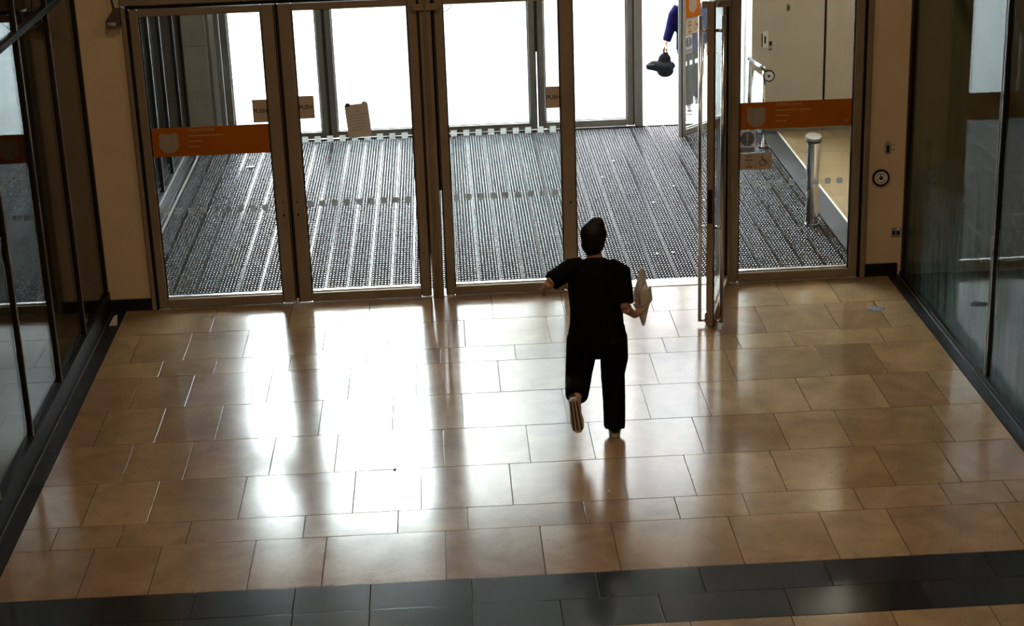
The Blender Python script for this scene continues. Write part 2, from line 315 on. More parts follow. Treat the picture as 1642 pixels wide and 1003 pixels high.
# ------------------------------------------------------------------ glazed side walls of the hall
def side_glass(name, xg, side, mullions, zsill, ztransom, ztop, glassmat, label, mw=0.026, md=0.05, low=None):
    o = root(name, (xg, -4.3, 0), label, 'wall', 'structure')
    y_end = -8.6
    s = side   # +1: hall lies at +x of the glass
    bx('sill', xg-0.06, xg+0.035*1.0 if s > 0 else xg+0.06, y_end, 0.0, 0.0, zsill, 'black_stone', o) if s > 0 else bx('sill', xg-0.035, xg+0.06, y_end, 0.0, 0.0, zsill, 'black_metal', o)
    ys = [0.0] + mullions + [y_end]
    for y in [-0.025] + mullions:
        bx('mullion', xg-md/2, xg+md/2, y-mw/2, y+mw/2, zsill, ztop, 'black_metal', o, 0.004)
        bx('glazing_bead', xg+s*(md/2), xg+s*(md/2+0.004), y+mw/2-0.010, y+mw/2-0.002, zsill, ztop, 'bronze', o)
    bx('transom', xg-md/2-0.012, xg+md/2+0.012, y_end, 0.0, ztransom-0.026, ztransom+0.026, 'gasket', o, 0.004)
    bx('transom', xg-md/2, xg+md/2, y_end, 0.0, ztop-0.03, ztop+0.03, 'black_metal', o, 0.004)
    for a, b in zip(ys[:-1], ys[1:]):
        for z0, z1 in ((zsill, ztransom-0.03), (ztransom+0.03, ztop)):
            p = bx('glass_pane', xg-0.006, xg+0.006, b, a, z0, z1, low if (low and z0 == zsill) else glassmat, o)
    return o
side_glass('wall_left', -3.21, 1, [-1.13, -2.22, -3.31, -4.40, -5.5, -6.6, -7.7], 0.19, 3.0, 4.2, 'shop_glass', 'glazed shopfront wall of close black mullions beside the narrow cream pier')
side_glass('wall_right', 4.222, -1, [-2.66, -5.3], 0.035, 3.35, 4.2, 'shop_glass', 'wide-paned glazed wall with fine vertical line film low down', mw=0.060, low='shop_glass_film')
# dim shop interiors behind the glass, plain walls above it
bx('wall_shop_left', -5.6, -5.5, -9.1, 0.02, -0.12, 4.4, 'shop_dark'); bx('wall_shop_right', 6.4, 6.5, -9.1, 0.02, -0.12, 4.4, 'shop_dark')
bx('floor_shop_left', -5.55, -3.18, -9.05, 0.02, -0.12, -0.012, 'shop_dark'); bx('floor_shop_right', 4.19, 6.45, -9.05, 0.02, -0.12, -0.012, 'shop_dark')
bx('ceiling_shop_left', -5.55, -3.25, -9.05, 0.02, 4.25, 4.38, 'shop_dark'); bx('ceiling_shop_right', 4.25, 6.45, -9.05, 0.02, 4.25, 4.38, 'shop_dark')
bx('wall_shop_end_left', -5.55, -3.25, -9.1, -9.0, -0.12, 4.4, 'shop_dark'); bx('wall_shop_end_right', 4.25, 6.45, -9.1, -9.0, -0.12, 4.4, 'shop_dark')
bx('wall_upper_left', -3.3, -3.15, -19, 0, 4.24, 6.7, 'dark_wall'); bx('wall_upper_right', 4.17, 4.32, -19, 0, 4.24, 6.7, 'dark_wall')
bx('wall_rear_left', -3.3, -3.15, -19, -8.6, -0.1, 4.24, 'dark_wall'); bx('wall_rear_right', 4.17, 4.32, -19, -8.6, -0.1, 4.24, 'dark_wall')
bx('wall_back', -3.3, 4.32, -19.15, -19, -0.1, 6.7, 'dark_wall')
CEIL = bx('ceiling', -3.3, 4.32, -19.15, 0.12, 6.6, 6.75, 'ceiling_paint')

# ------------------------------------------------------------------ wall with the inner doors
wp = bx('wall_pier_left', -3.21, -2.795, 0.0, 0.22, 0.0, 4.7, 'cream_paint')
tag(wp, 'narrow cream plastered pier between glazed wall and the door with the orange band', 'wall', 'structure')
bs = bx('baseboard_left', -3.19, -2.80, -0.022, 0.0, 0.0, 0.112, 'black_stone', None, 0.003); tag(bs, 'black skirting block at the foot of the pier beside door one', 'skirting', 'structure')
wq = bx('wall_pier_right', 3.85, 5.6, 0.0, 0.22, 0.0, 4.7, 'cream_paint')
tag(wq, 'cream plastered pier with round push plate and socket', 'wall', 'structure')
bs = bx('baseboard_right', 3.853, 4.16, -0.022, 0.0, 0.0, 0.122, 'black_stone', None, 0.003); tag(bs, 'black skirting block under the socket beside the fixed side light', 'skirting', 'structure')
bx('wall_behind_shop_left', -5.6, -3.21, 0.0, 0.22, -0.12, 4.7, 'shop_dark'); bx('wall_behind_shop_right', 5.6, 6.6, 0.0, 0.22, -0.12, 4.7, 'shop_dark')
bx('wall_fascia', -5.6, 6.6, 0.0, 0.22, 4.62, 6.7, 'cream_paint')

fr = root('trim_3', (0.5, 0.02, 0), 'bronze door frame with head, jambs and centre post around the inner doors', 'door frame', 'structure')
def post(x0, x1, y0=-0.045, y1=0.075, z1=2.80): bx('post', x0, x1, y0, y1, 0, z1, 'bronze', fr, 0.006)
post(-2.795, -2.755); post(-0.196, -0.092); post(3.80, 3.85)
bx('post_fin', -0.150, -0.138, -0.075, -0.045, 0, 2.80, 'bronze', fr, 0.003)
bx('reveal_seal', -2.755, -2.738, -0.03, 0.03, 0, 2.78, 'gasket', fr); bx('reveal_seal', 3.783, 3.80, -0.03, 0.03, 0, 2.78, 'gasket', fr)
bx('head', -2.795, 3.85, -0.05, 0.09, 2.815, 2.97, 'bronze', fr, 0.008)
bx('head_seal', -2.755, 3.80, -0.03, 0.05, 2.785, 2.815, 'gasket', fr)
for a, b in zip((-2.795, -1.47, -0.19, 1.15, 2.50, 3.80), (-1.47, -0.19, 1.15, 2.50, 3.80, 3.85)):
    bx('transom_mullion', a, a+0.05, -0.03, 0.05, 2.97, 4.62, 'bronze', fr)
    if b-a > 0.2: bx('transom_pane', a+0.05, b, 0.005, 0.015, 2.97, 4.62, 'door_glass', fr)
th = root('trim_4', (0.5, 0.06, 0), 'pale metal threshold plate under the inner doors', 'threshold', 'structure')
for a, b in zip((-2.74, -1.45, -0.14, 1.16), (-1.45, -0.14, 1.16, 3.82)): bx('threshold_plate', a+0.002, b-0.002, -0.02, 0.17, -0.02, 0.006, 'threshold_metal', th, 0.002)

LEAF_TOP = 2.78
def leaf(name, x0, x1, y, sl, sr, label, fm='bronze', zt=LEAF_TOP, rail=0.085, toprail=0.065, local=False, loc=None, depth=(-0.032, 0.032), ledge=0.05):
    """a framed glass door leaf; world coordinates, or local (hinge at origin) when local"""
    o = root(name, (0, 0, 0) if local else ((x0+x1)/2, y, 0), label, 'door', 'structure')
    d0, d1 = y+depth[0], y+depth[1]; z0 = 0.012
    for a, b in ((x0, x0+sl), (x1-sr, x1)):
        s = bx('stile', a, b, d0, d1, z0, zt, fm, o, 0.010)
        bx('edge_seal', a+0.004 if a == x0 else b-0.012, a+0.012 if a == x0 else b-0.004, d0-0.003, d0+0.004, z0, zt, 'gasket', s)
    bx('bottom_rail', x0+sl, x1-sr, d0, d1+ledge*0.4, z0, z0+rail, fm, o, 0.004)
    bx('top_rail', x0+sl, x1-sr, d0, d1, zt-toprail, zt, fm, o, 0.004)
    bx('glazing_bead', x0+sl, x1-sr, y+0.006, d1+ledge*0.4, z0+rail, z0+rail+0.012, 'aluminium', o)
    bx('glazing_gasket', x0+sl, x0+sl+0.010, y-0.014, y+0.014, z0+rail, zt-toprail, 'gasket', o); bx('glazing_gasket', x1-sr-0.010, x1-sr, y-0.014, y+0.014, z0+rail, zt-toprail, 'gasket', o)
    bx('glass_pane', x0+sl, x1-sr, y-0.005, y+0.005, z0+rail, zt-toprail, 'door_glass', o)
    return o
d1 = leaf('door_1', -2.735, -1.458, 0.0, 0.085, 0.125, 'closed glass door carrying the orange band beside the narrow pier')
d2 = leaf('door_2', -1.440, -0.205, 0.0, 0.125, 0.095, 'closed glass door with the paper notice taped to it')
d3 = leaf('door_3', -0.072, 1.166, 0.0, 0.085, 0.130, 'closed glass door whose free stile stands beside the walking person')
d5 = leaf('door_5', 2.560, 3.783, 0.0, 0.095, 0.090, 'glass side light with orange band, blue sign and wheelchair sign')
bx('meeting_seal', -1.459, -1.439, -0.012, 0.012, 0.012, LEAF_TOP, 'gasket', d2)
bx('hinge_seal', -0.206, -0.195, -0.010, 0.010, 0.42, LEAF_TOP, 'gasket', d2); bx('hinge_seal', -0.093, -0.071, -0.010, 0.010, 1.02, LEAF_TOP, 'gasket', d3)
# door 4 stands open towards the hall
d4 = leaf('door_4', -1.225, -0.0, 0.0, 0.075, 0.075, 'glass door swung open into the hall with tall pull bars', local=True, zt=2.85)
for s in (-1, 1):
    h = tube('pull_bar', [(-1.165, s*0.095, 0.035), (-1.165, s*0.095, 2.72)], 0.017, 'steel', d4)
    for z in (0.045, 0.90, 2.60):
        tube('standoff', [(-1.165, s*0.03, z), (-1.165, s*0.095, z)], 0.013, 'steel', h)
bx('lock_case', -1.2275, -1.215, -0.02, 0.02, 0.95, 1.25, 'black_metal', d4)
OPEN4 = math.radians(74.0)
d4.location = (2.552, 0.0, 0); d4.rotation_euler = (0, 0, OPEN4)

# lock cylinders on the free stiles
for d_, x_ in ((d1, -1.515), (d2, -1.385), (d3, 1.105)):
    for z_ in (0.86, 0.98): disc('lock_cylinder', (x_, z_), 0.011 if z_ < 0.9 else 0.007, 'y', -0.040, -0.030, 'black_plastic', d_, 12)
# small frosted squares on the inner panes
sqme = {}
def square_row(parent, x0, x1, z, y, px=0.112, size=0.055, rnd=0.0, skip=(), m='frost_film'):
    key = (size, m)
    if key not in sqme:
        V, F = boxgeo(-size/2, size/2, -0.0006, 0.0006, -size/2, size/2); me = bpy.data.meshes.new('frosted_square'); me.from_pydata(V, [], F); me.materials.append(MATS[m]); sqme[key] = me
    x = x0; i = 0
    while x < x1:
        if i not in skip:
            o = bpy.data.objects.new('frosted_square', sqme[key]); C.objects.link(o); o.parent = parent; o.location = Vector((x, y, z)) - full_off(parent)
        x += px; i += 1
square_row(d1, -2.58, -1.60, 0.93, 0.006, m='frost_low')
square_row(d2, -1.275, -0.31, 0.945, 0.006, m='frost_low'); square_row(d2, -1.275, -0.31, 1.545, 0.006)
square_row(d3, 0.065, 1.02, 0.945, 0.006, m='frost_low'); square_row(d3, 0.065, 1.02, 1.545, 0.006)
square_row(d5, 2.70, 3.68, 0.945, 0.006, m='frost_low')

# orange bands with the clock sign
def clock_sign(parent, x, z, r, y, m='grey_film'):
    pts = [(x+r*math.cos(2*math.pi*k/36), z+r*math.sin(2*math.pi*k/36)) for k in range(36)]
    c = prism('clock_sign', pts, 'y', y-0.0016, y-0.0006, m, parent)
    for s in (-1, 1):
        a0 = math.pi/2 + s*0.72
        cx, cz = x+0.93*r*math.cos(a0), z+0.95*r*math.sin(a0)
        q = [(cx+0.36*r*math.cos(2*math.pi*k/18), cz+0.36*r*math.sin(2*math.pi*k/18)) for k in range(18)]
        prism('clock_bell', q, 'y', y-0.0018, y-0.0008, m, c)
    bx('clock_hand', x-0.003, x+0.003, y-0.0022, y-0.0017, z, z+0.55*r, 'text_pale', c)
    return c
def orange_band(parent, x0, x1, z0, z1, y, wifi=False):
    b = bx('orange_band', x0, x1, y-0.0008, y, z0, z1, 'orange_film', parent)
    h = z1-z0; clock_sign(b, x0+0.155, (z0+z1)/2-0.012, 0.088, y-0.0008)
    text('lettering', 'OPENING HOURS', x0+0.33, z1-0.03, y-0.002, 0.030, 'text_pale', b, 'LEFT')
    for k, (a, e) in enumerate(((0.0, 0.20), (0.0, 0.12), (0.0, 0.10))):
        zz = z1-0.085-k*0.05; bx('text_line', x0+0.33+a, x0+0.33+e, y-0.002, y-0.0009, zz, zz+0.008, 'text_pale', b)
        if k == 0: bx('text_line', x0+0.33+0.215, x0+0.33+0.32, y-0.002, y-0.0009, zz, zz+0.008, 'text_pale', b)
    if wifi:
        for k, rr in enumerate((0.012, 0.022, 0.032)): ring('wireless_mark', (x1-0.055, z0+0.025), rr-0.004, rr, 'y', y-0.002, y-0.001, 'text_pale', b, 8, 0.13, 0.37)
    return b
orange_band(d1, -2.648, -1.585, 1.445, 1.71, -0.0055)
orange_band(d5, 2.656, 3.692, 1.462, 1.712, -0.0055, True)
bx('white_edge_strip', -2.650, -2.641, -0.007, -0.006, 1.48, 1.80, 'white_plastic', d1)

def push_sign(parent, x0, x1, z0, z1, y, tx=None):
    p = bx('push_sign', x0, x1, y-0.003, y, z0, z1, 'beige_card', parent)
    text('lettering', 'PUSH', (x0+x1)/2 + (tx or 0), (z0+z1)/2, y-0.0042, 0.052, 'text_dark', p)
    return p
push_sign(d1, -1.722, -1.585, 1.725, 1.932, -0.0055); push_sign(d2, -1.322, -1.172, 1.742, 1.948, -0.0055); push_sign(d3, 0.908, 1.036, 1.742, 1.938, -0.0055)

# paper notice on door 2, a little askew
nz = root('paper_notice', (-0.788, -0.012, 1.70), None); nz.parent = d2; nz.location = Vector((-0.788, -0.0065, 1.705)) - full_off(d2); OFF[nz.name] = Vector()
bx('sheet', -0.105, 0.105, -0.001, 0.0, -0.155, 0.150, 'paper', nz)
ring('printed_mark', (0, 0.115), 0.014, 0.019, 'y', -0.003, -0.0015, 'text_grey', nz, 16)
for k, (a, b) in enumerate(((-0.02, 0.02), (-0.07, 0.075), (-0.075, 0.07), (-0.05, 0.05), (-0.07, 0.075), (-0.06, 0.06), (-0.07, 0.03))):
    bx('text_line', a, b, -0.0028, -0.0015, 0.078-k*0.028, 0.084-k*0.028, 'text_grey', nz)
for s in (-1, 1): bx('tape_tab', s*0.075-0.02, s*0.075+0.02, -0.0025, -0.001, 0.135, 0.165, 'black_plastic' if s < 0 else 'paper', nz)
nz.rotation_euler = (0, math.radians(-4.5), 0)

# signs on the side light
def wheelchair(parent, x, z, s, y, m='text_dark'):
    ring('wheelchair_mark', (x, z-0.25*s), 0.36*s, 0.46*s, 'y', y-0.001, y, m, parent, 20, 0.28, 1.12)
    disc('wheelchair_mark', (x-0.05*s, z+0.62*s), 0.12*s, 'y', y-0.001, y, m, parent, 14)
    P = [(-0.10, 0.48), (0.02, 0.48), (0.05, 0.05), (0.42, 0.05), (0.62, -0.42), (0.80, -0.36), (0.76, -0.24), (0.68, -0.26), (0.50, 0.17), (0.06, 0.17), (0.06, 0.22), (0.32, 0.22), (0.32, 0.31), (0.05, 0.31), (0.04, 0.44), (-0.08, 0.44), (-0.06, -0.02)]
    prism('wheelchair_mark', [(x+a*s, z+b*s) for a, b in P[:13]] + [(x-0.06*s, z+0.31*s)], 'y', y-0.001, y, m, parent)
def access_sign(parent, x0, x1, z0, z1, y):
    p = bx('access_sign', x0, x1, y-0.001, y, z0, z1, 'beige_card', parent); h = z1-z0
    for k, s in enumerate(('Push', 'Button', 'to', 'Open')):
        text('lettering', s, x0+0.30*(x1-x0), z1-h*(0.18+0.215*k), y-0.002, h*0.17, 'text_dark', p)
    wheelchair(p, x0+0.70*(x1-x0), (z0+z1)/2, h*0.40, y-0.0012)
    return p
def mandatory_sign(parent, x0, x1, z0, z1, y):
    p = bx('mandatory_sign', x0, x1, y-0.001, y, z0, z1, 'sign_pale', parent); w_, h = x1-x0, z1-z0; cx = (x0+x1)/2
    disc('blue_disc', (cx, z1-h*0.38), w_*0.44, 'y', y-0.002, y-0.001, 'sign_blue', p, 28)
    bx('exclamation_mark', cx-w_*0.06, cx+w_*0.06, y-0.003, y-0.002, z1-h*0.50, z1-h*0.12, 'sign_pale', p); disc('exclamation_mark', (cx, z1-h*0.60), w_*0.07, 'y', y-0.003, y-0.002, 'sign_pale', p, 12)
    bx('blue_caption', x0+w_*0.06, x1-w_*0.06, y-0.002, y-0.001, z0+h*0.05, z0+h*0.22, 'sign_blue', p); bx('text_line', x0+w_*0.15, x1-w_*0.15, y-0.003, y-0.002, z0+h*0.11, z0+h*0.16, 'sign_pale', p)
    return p
mandatory_sign(d5, 2.658, 2.808, 1.245, 1.458, -0.0055); access_sign(d5, 2.658, 2.965, 1.085, 1.240, -0.0055)

# meeting-stile floor bolt and loop cables
for x in (-1.475, -1.448):
    tube('floor_bolt', [(x, -0.055, 0.012), (x, -0.055, 0.060 if x > -1.46 else 0.035)], 0.012, 'white_plastic', d1 if x < -1.46 else d2, 10)
def cable(name, P, parent, r=0.005):
    tube(name, P, r, 'cable_black', parent, 6)
cable('loop_cable', [(0.012+0.012*k, -0.03, 2.655+0.00028*k*k*k*0.6) for k in range(0, 8)], d3, 0.004)
cable('loop_cable', [(-2.66+0.02*k, -0.03, 2.655+0.004*k*k) for k in range(0, 5)], d1, 0.004)
bx('closer_bracket', -0.255, -0.02, -0.075, -0.045, 2.675, 2.735, 'bronze', fr, 0.006)
bx('closer_bracket', 2.30, 2.56, -0.09, -0.05, 2.60, 2.66, 'bronze', fr, 0.006)

# ------------------------------------------------------------------ fittings on the piers
pb = root('push_plate', (3.974, -0.012, 0.955), 'round black and white push plate on the cream pier', 'door button')
disc('back_ring', (3.974, 0.955), 0.080, 'y', -0.018, 0.0, 'black_plastic', pb, 32)
disc('white_face', (3.974, 0.955), 0.060, 'y', -0.024, -0.016, 'white_plastic', pb, 32)
ring('printed_circle', (3.974, 0.955), 0.040, 0.046, 'y', -0.0252, -0.0238, 'text_dark', pb, 28, 0.06, 0.94)
disc('wheelchair_mark', (3.974, 0.955), 0.020, 'y', -0.0252, -0.0238, 'text_dark', pb, 16); disc('wheelchair_mark', (3.970, 0.986), 0.007, 'y', -0.0252, -0.0238, 'text_dark', pb, 10)
so = root('wall_socket', (4.135, -0.01, 0.425), 'small square double socket low on the cream pier', 'socket')
bx('face_plate', 4.092, 4.178, -0.012, 0.0, 0.382, 0.468, 'grey_plastic', so, 0.003); 
for s in (-1, 1): bx('socket_block', 4.135+s*0.020-0.014, 4.135+s*0.020+0.014, -0.015, -0.011, 0.40, 0.435, 'black_plastic', so)
bx('rocker_switch', 4.145, 4.168, -0.017, -0.011, 0.440, 0.462, 'white_plastic', so); bx('rocker_switch', 4.102, 4.125, -0.017, -0.011, 0.440, 0.462, 'grey_plastic', so)
ik = root('key_switch', (4.03, -0.01, 1.232), 'small brown key switch with screws above the round push plate', 'switch')
bx('face_plate', 3.998, 4.058, -0.010, 0.0, 1.185, 1.285, 'grey_plastic', ik, 0.003); bx('key_slot', 4.016, 4.040, -0.018, -0.009, 1.195, 1.262, 'black_plastic', ik, 0.003)
disc('screw', (4.028, 1.297), 0.006, 'y', -0.006, 0, 'black_plastic', ik, 8); disc('screw', (4.085, 1.262), 0.006, 'y', -0.005, 0, 'black_plastic', ik, 8); disc('screw', (4.085, 1.212), 0.006, 'y', -0.005, 0, 'black_plastic', ik, 8)
ms = root('motion_sensor', (-2.85, -0.05, 2.70), 'dark wedge-shaped motion sensor high on the narrow pier', 'sensor')
prism('housing', [(-2.845, 2.80), (-2.79, 2.80), (-2.80, 2.66), (-2.92, 2.66), (-2.92, 2.70)], 'y', -0.10, 0.0, 'sensor_brown', ms)
tube('lens', [(-2.905, -0.105, 2.672), (-2.83, -0.105, 2.672)], 0.020, 'grey_plastic', ms, 12)
tube('conduit', [(-2.80, -0.04, 2.66), (-2.845, -0.04, 2.78), (-2.87, -0.03, 2.95)], 0.008, 'black_metal', ms, 8)

# ------------------------------------------------------------------ vestibule: mat, borders, floor, walls
YF = 6.222
vb = bx('floor_vestibule', -3.3, 6.5, 0.02, 6.4, -0.1, -0.022, 'grout'); tag(vb, 'yellow stone tiles beside the mat behind the side light', 'floor', 'structure')
x_edges = [4.105, 4.72, 5.32, 5.95, 6.45]; yy = 0.22; odd = 0
while yy < 5.55:
    y1 = min(yy+0.62, 5.60); xs = [4.105] + [x + (0.3 if odd else 0) for x in x_edges[1:-1]] + [6.45]
    for a, b in zip(xs[:-1], xs[1:]): floor_tile(a, b, yy, y1, 'yellow_limestone', vb)
    yy += 0.62; odd ^= 1
mt = root('entrance_mat', (0.4, 3.2, 0), 'grey studded entrance mat filling the lobby between the two door lines', 'mat')
MX0, MX1, MY0, MY1 = -3.05, 3.868, 0.19, 6.17
bx('mat_backing', MX0, MX1, MY0, MY1, -0.022, -0.010, 'mat_base', mt)
PITCHX = 0.2085; nb = int((MX1-MX0)/PITCHX)
bar_x0 = -1.218 - math.floor((-1.218-MX0)/PITCHX)*PITCHX
studV, studF = [], []
V8, F8 = boxgeo(-0.5, 0.5, -0.5, 0.5, -1, 0)
k = 0
bar_me = None
SX, SY = 0.0245, 0.0305
def add_studs(xa, xb):
    n = max(1, round((xb-xa)/0.0308)); dx = (xb-xa)/n
    cx = xa + dx*(np.arange(n)+0.5); cy = np.arange(MY0+0.03, MY1-0.03, 0.066)
    gx, gy = np.meshgrid(cx, cy); c = np.stack([gx.ravel(), gy.ravel()], 1)
    hx, hy = 0.0110, 0.0225; bt = 0.0040
    tmpl = np.array([(-hx, -hy, -0.010), (hx, -hy, -0.010), (hx, hy, -0.010), (-hx, hy, -0.010), (-hx+bt, -hy+bt, 0.0), (hx-bt, -hy+bt, 0.0), (hx-bt, hy-bt, 0.0), (-hx+bt, hy-bt, 0.0)])
    v = tmpl[None, :, :].repeat(len(c), 0).copy(); v[:, :, 0] += c[:, None, 0]; v[:, :, 1] += c[:, None, 1]
    return v.reshape(-1, 3)
allv = []
x = bar_x0
edges = [MX0]
while x < MX1-0.03:
    if x > MX0+0.02:
        for s in (-1, 1):
            if bar_me is None:
                V, F = boxgeo(-0.0035, 0.0035, -(MY1-MY0)/2, (MY1-MY0)/2, -0.012, 0.0015); bar_me = bpy.data.meshes.new('mat_bar'); bar_me.from_pydata(V, [], F); bar_me.materials.append(MATS['mat_bar'])
        o = bpy.data.objects.new('mat_bar', bar_me); C.objects.link(o); o.parent = mt; o.location = Vector((x-0.007, (MY0+MY1)/2, 0)) - full_off(mt)
        o = bpy.data.objects.new('mat_bar', bar_me); C.objects.link(o); o.parent = mt; o.location = Vector((x+0.007, (MY0+MY1)/2, 0)) - full_off(mt)
        edges.append(x)
    x += PITCHX
edges.append(MX1)
for a, b in zip(edges[:-1], edges[1:]): allv.append(add_studs(a+0.012, b-0.012))
allv = np.concatenate(allv); ns = len(allv)//8
fb = np.array([(4, 5, 6, 7), (0, 1, 5, 4), (1, 2, 6, 5), (2, 3, 7, 6), (3, 0, 4, 7)])
faces = (fb[None] + (np.arange(ns)*8)[:, None, None]).reshape(-1, 4)
sm = bpy.data.meshes.new('mat_studs'); sm.vertices.add(len(allv)); sm.vertices.foreach_set('co', (allv - np.array(full_off(mt))).ravel())
sm.loops.add(faces.size); sm.loops.foreach_set('vertex_index', faces.ravel().astype(np.int32)); sm.polygons.add(len(faces)); sm.polygons.foreach_set('loop_start', np.arange(0, faces.size, 4, dtype=np.int32))
sm.update(calc_edges=True); sm.validate()
so_ = link('mat_studs', sm, 'mat_rubber', mt); so_['kind'] = 'stuff'
bx('mat_frame', MX0-0.02, MX1+0.005, MY0-0.02, MY0, -0.02, 0.004, 'mat_alu', mt); bx('mat_border', MX1+0.004, 4.082, MY0-0.02, 5.60, -0.02, 0.002, 'mat_border', mt)
bx('mat_border', MX0, MX1+0.2, MY1, 6.235, -0.02, 0.003, 'mat_border', mt)
kb = bx('trim_5', 4.083, 4.104, 0.20, 5.60, -0.02, 0.008, 'white_kerb'); tag(kb, 'pale stone kerb line between the mat edge and the yellow tiles', 'kerb', 'structure')
kl = bx('trim_6', -3.066, -3.053, 0.2, 6.2, -0.02, 0.018, 'bronze_far'); tag(kl, 'thin metal edging beside the mat under the lobby glazing', 'edging', 'structure')
bl = bx('trim_7', -3.17, -3.076, 0.22, 6.2, -0.02, 0.006, 'black_granite'); tag(bl, 'black stone strip along the foot of the lobby glazing', 'border', 'structure')

# glazed lobby side wall on the left
vl = root('wall_vestibule_left', (-3.23, 3.2, 0), 'glazed lobby side wall with black mullions seen through door one', 'wall', 'structure')
bx('sill', -3.30, -3.17, 0.22, 6.2, 0, 0.10, 'black_metal', vl); bx('sill_cap', -3.175, -3.160, 0.22, 6.2, 0.10, 0.115, 'aluminium', vl)
vy = [0.24, 1.35, 2.55, 3.72, 4.50, 5.48, 6.12]
for y in vy: bx('mullion', -3.26, -3.19, y-0.03, y+0.03, 0.1, 5.32, 'black_metal', vl, 0.004)
for a, b in zip(vy[:-1], vy[1:]): bx('glass_pane', -3.222, -3.210, a+0.03, b-0.03, 0.1, 5.32, 'shop_glass', vl)
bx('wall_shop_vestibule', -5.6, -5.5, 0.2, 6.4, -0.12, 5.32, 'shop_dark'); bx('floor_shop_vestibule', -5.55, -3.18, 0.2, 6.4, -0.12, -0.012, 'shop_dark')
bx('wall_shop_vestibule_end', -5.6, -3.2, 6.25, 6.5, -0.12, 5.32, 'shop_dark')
# stone pier at the far end
sp = root('wall_far_pier', (-3.05, YF, 0), 'pale stone pier beside the outer doors seen through door one', 'wall', 'structure')
for z0, z1 in ((0.0, 0.62), (0.625, 1.262), (1.267, 2.2), (2.205, 3.4), (3.405, 5.32)): bx('stone_panel', -3.28, -2.90, 6.12, 6.5, z0, z1, 'pale_stone', sp, 0.003)
# right-hand wall of the lobby
wr = root('wall_vestibule_right', (5.32, 5.66, 0), 'cream lobby wall with notices behind the orange band of the side light', 'wall', 'structure')
bx('wall_panel', 3.765, 4.650, 5.63, 6.3, -0.1, 5.32, 'vest_paint', wr); bx('wall_panel', 4.680, 6.6, 5.63, 6.3, -0.1, 5.32, 'vest_paint', wr); bx('panel_joint', 4.650, 4.680, 5.65, 6.3, 0, 5.32, 'black_metal', wr)
bx('skirting', 3.76, 6.5, 5.612, 5.63, 0, 0.07, 'bronze_far', wr)
bx('wall_vestibule_side', 6.45, 6.6, 0.2, 6.3, -0.12, 5.32, 'vest_paint'); VCEIL = bx('ceiling_vestibule', -5.6, 6.6, 0.1, 6.5, 5.32, 5.45, 'ceiling_paint')
wn = root('wall_notice', (3.95, 5.62, 1.15), 'small white printed notice pinned on the lobby wall', 'notice')
bx('sheet', 3.893, 3.965, 5.622, 5.629, 1.05, 1.25, 'white_plastic', wn); bx('printed_block', 3.915, 3.938, 5.620, 5.622, 1.10, 1.19, 'text_dark', wn); bx('torn_edge', 3.885, 3.897, 5.621, 5.628, 1.06, 1.22, 'black_plastic', wn)
wk = root('door_keypad', (4.00, 5.62, 1.08), 'small dark keypad beside the white lobby notice', 'keypad')
bx('button_block', 3.975, 4.010, 5.615, 5.63, 1.075, 1.125, 'black_plastic', wk, 0.003); bx('button_block', 3.972, 4.012, 5.618, 5.63, 1.018, 1.030, 'text_dark', wk)
wl = root('wall_switch', (4.21, 5.62, 1.53), 'tiny grey wall switch on the lobby wall near the black joint', 'switch')
bx('face_plate', 4.185, 4.225, 5.615, 5.63, 1.49, 1.57, 'grey_plastic', wl, 0.002); bx('rocker_switch', 4.195, 4.215, 5.610, 5.616, 1.51, 1.55, 'text_dark', wl)
ws = root('wall_disc', (4.82, 5.62, 1.67), 'black ringed white disc at the top edge of the lobby wall', 'door button')
disc('back_ring', (4.82, 1.68), 0.080, 'y', 5.61, 5.63, 'black_plastic', ws, 28); disc('white_face', (4.82, 1.68), 0.062, 'y', 5.604, 5.612, 'white_plastic', ws, 28)

# ------------------------------------------------------------------ outer doors
ff = root('trim_8', (0.5, YF, 0), 'grey metal frame and transoms around the outer doors', 'door frame', 'structure')
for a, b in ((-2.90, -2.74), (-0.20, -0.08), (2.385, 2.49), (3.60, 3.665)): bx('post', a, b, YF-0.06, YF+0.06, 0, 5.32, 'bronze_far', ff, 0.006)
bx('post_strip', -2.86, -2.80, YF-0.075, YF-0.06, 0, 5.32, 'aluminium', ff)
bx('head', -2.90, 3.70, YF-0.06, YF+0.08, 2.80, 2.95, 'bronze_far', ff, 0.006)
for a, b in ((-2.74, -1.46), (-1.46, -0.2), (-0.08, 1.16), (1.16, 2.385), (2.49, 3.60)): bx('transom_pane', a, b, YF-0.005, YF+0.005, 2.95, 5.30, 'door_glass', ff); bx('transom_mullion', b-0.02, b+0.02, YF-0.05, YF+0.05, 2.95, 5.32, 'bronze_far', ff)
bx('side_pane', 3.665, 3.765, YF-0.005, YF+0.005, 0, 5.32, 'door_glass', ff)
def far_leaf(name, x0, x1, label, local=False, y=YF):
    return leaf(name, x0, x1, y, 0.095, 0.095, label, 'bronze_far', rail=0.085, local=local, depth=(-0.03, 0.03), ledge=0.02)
f6 = far_leaf('door_6', -2.735, -1.468, 'outer glass door nearest the stone pier'); f7 = far_leaf('door_7', -1.455, -0.205, 'outer glass door seen behind the paper notice')
f8 = far_leaf('door_8', -0.075, 1.155, 'outer glass door seen through door three'); f9 = far_leaf('door_9', 1.168, 2.383, 'outer glass door beside the open outer doorway')
bx('meeting_seal', -1.469, -1.454, YF-0.02, YF+0.02, 0.012, LEAF_TOP, 'gasket', f7); bx('meeting_seal', 1.154, 1.169, YF-0.02, YF+0.02, 1.0, LEAF_TOP, 'gasket', f9)
fo = far_leaf('door_10', -1.04, 0.0, 'outer glass door standing open with orange and wheelchair stickers', local=True, y=0.0)
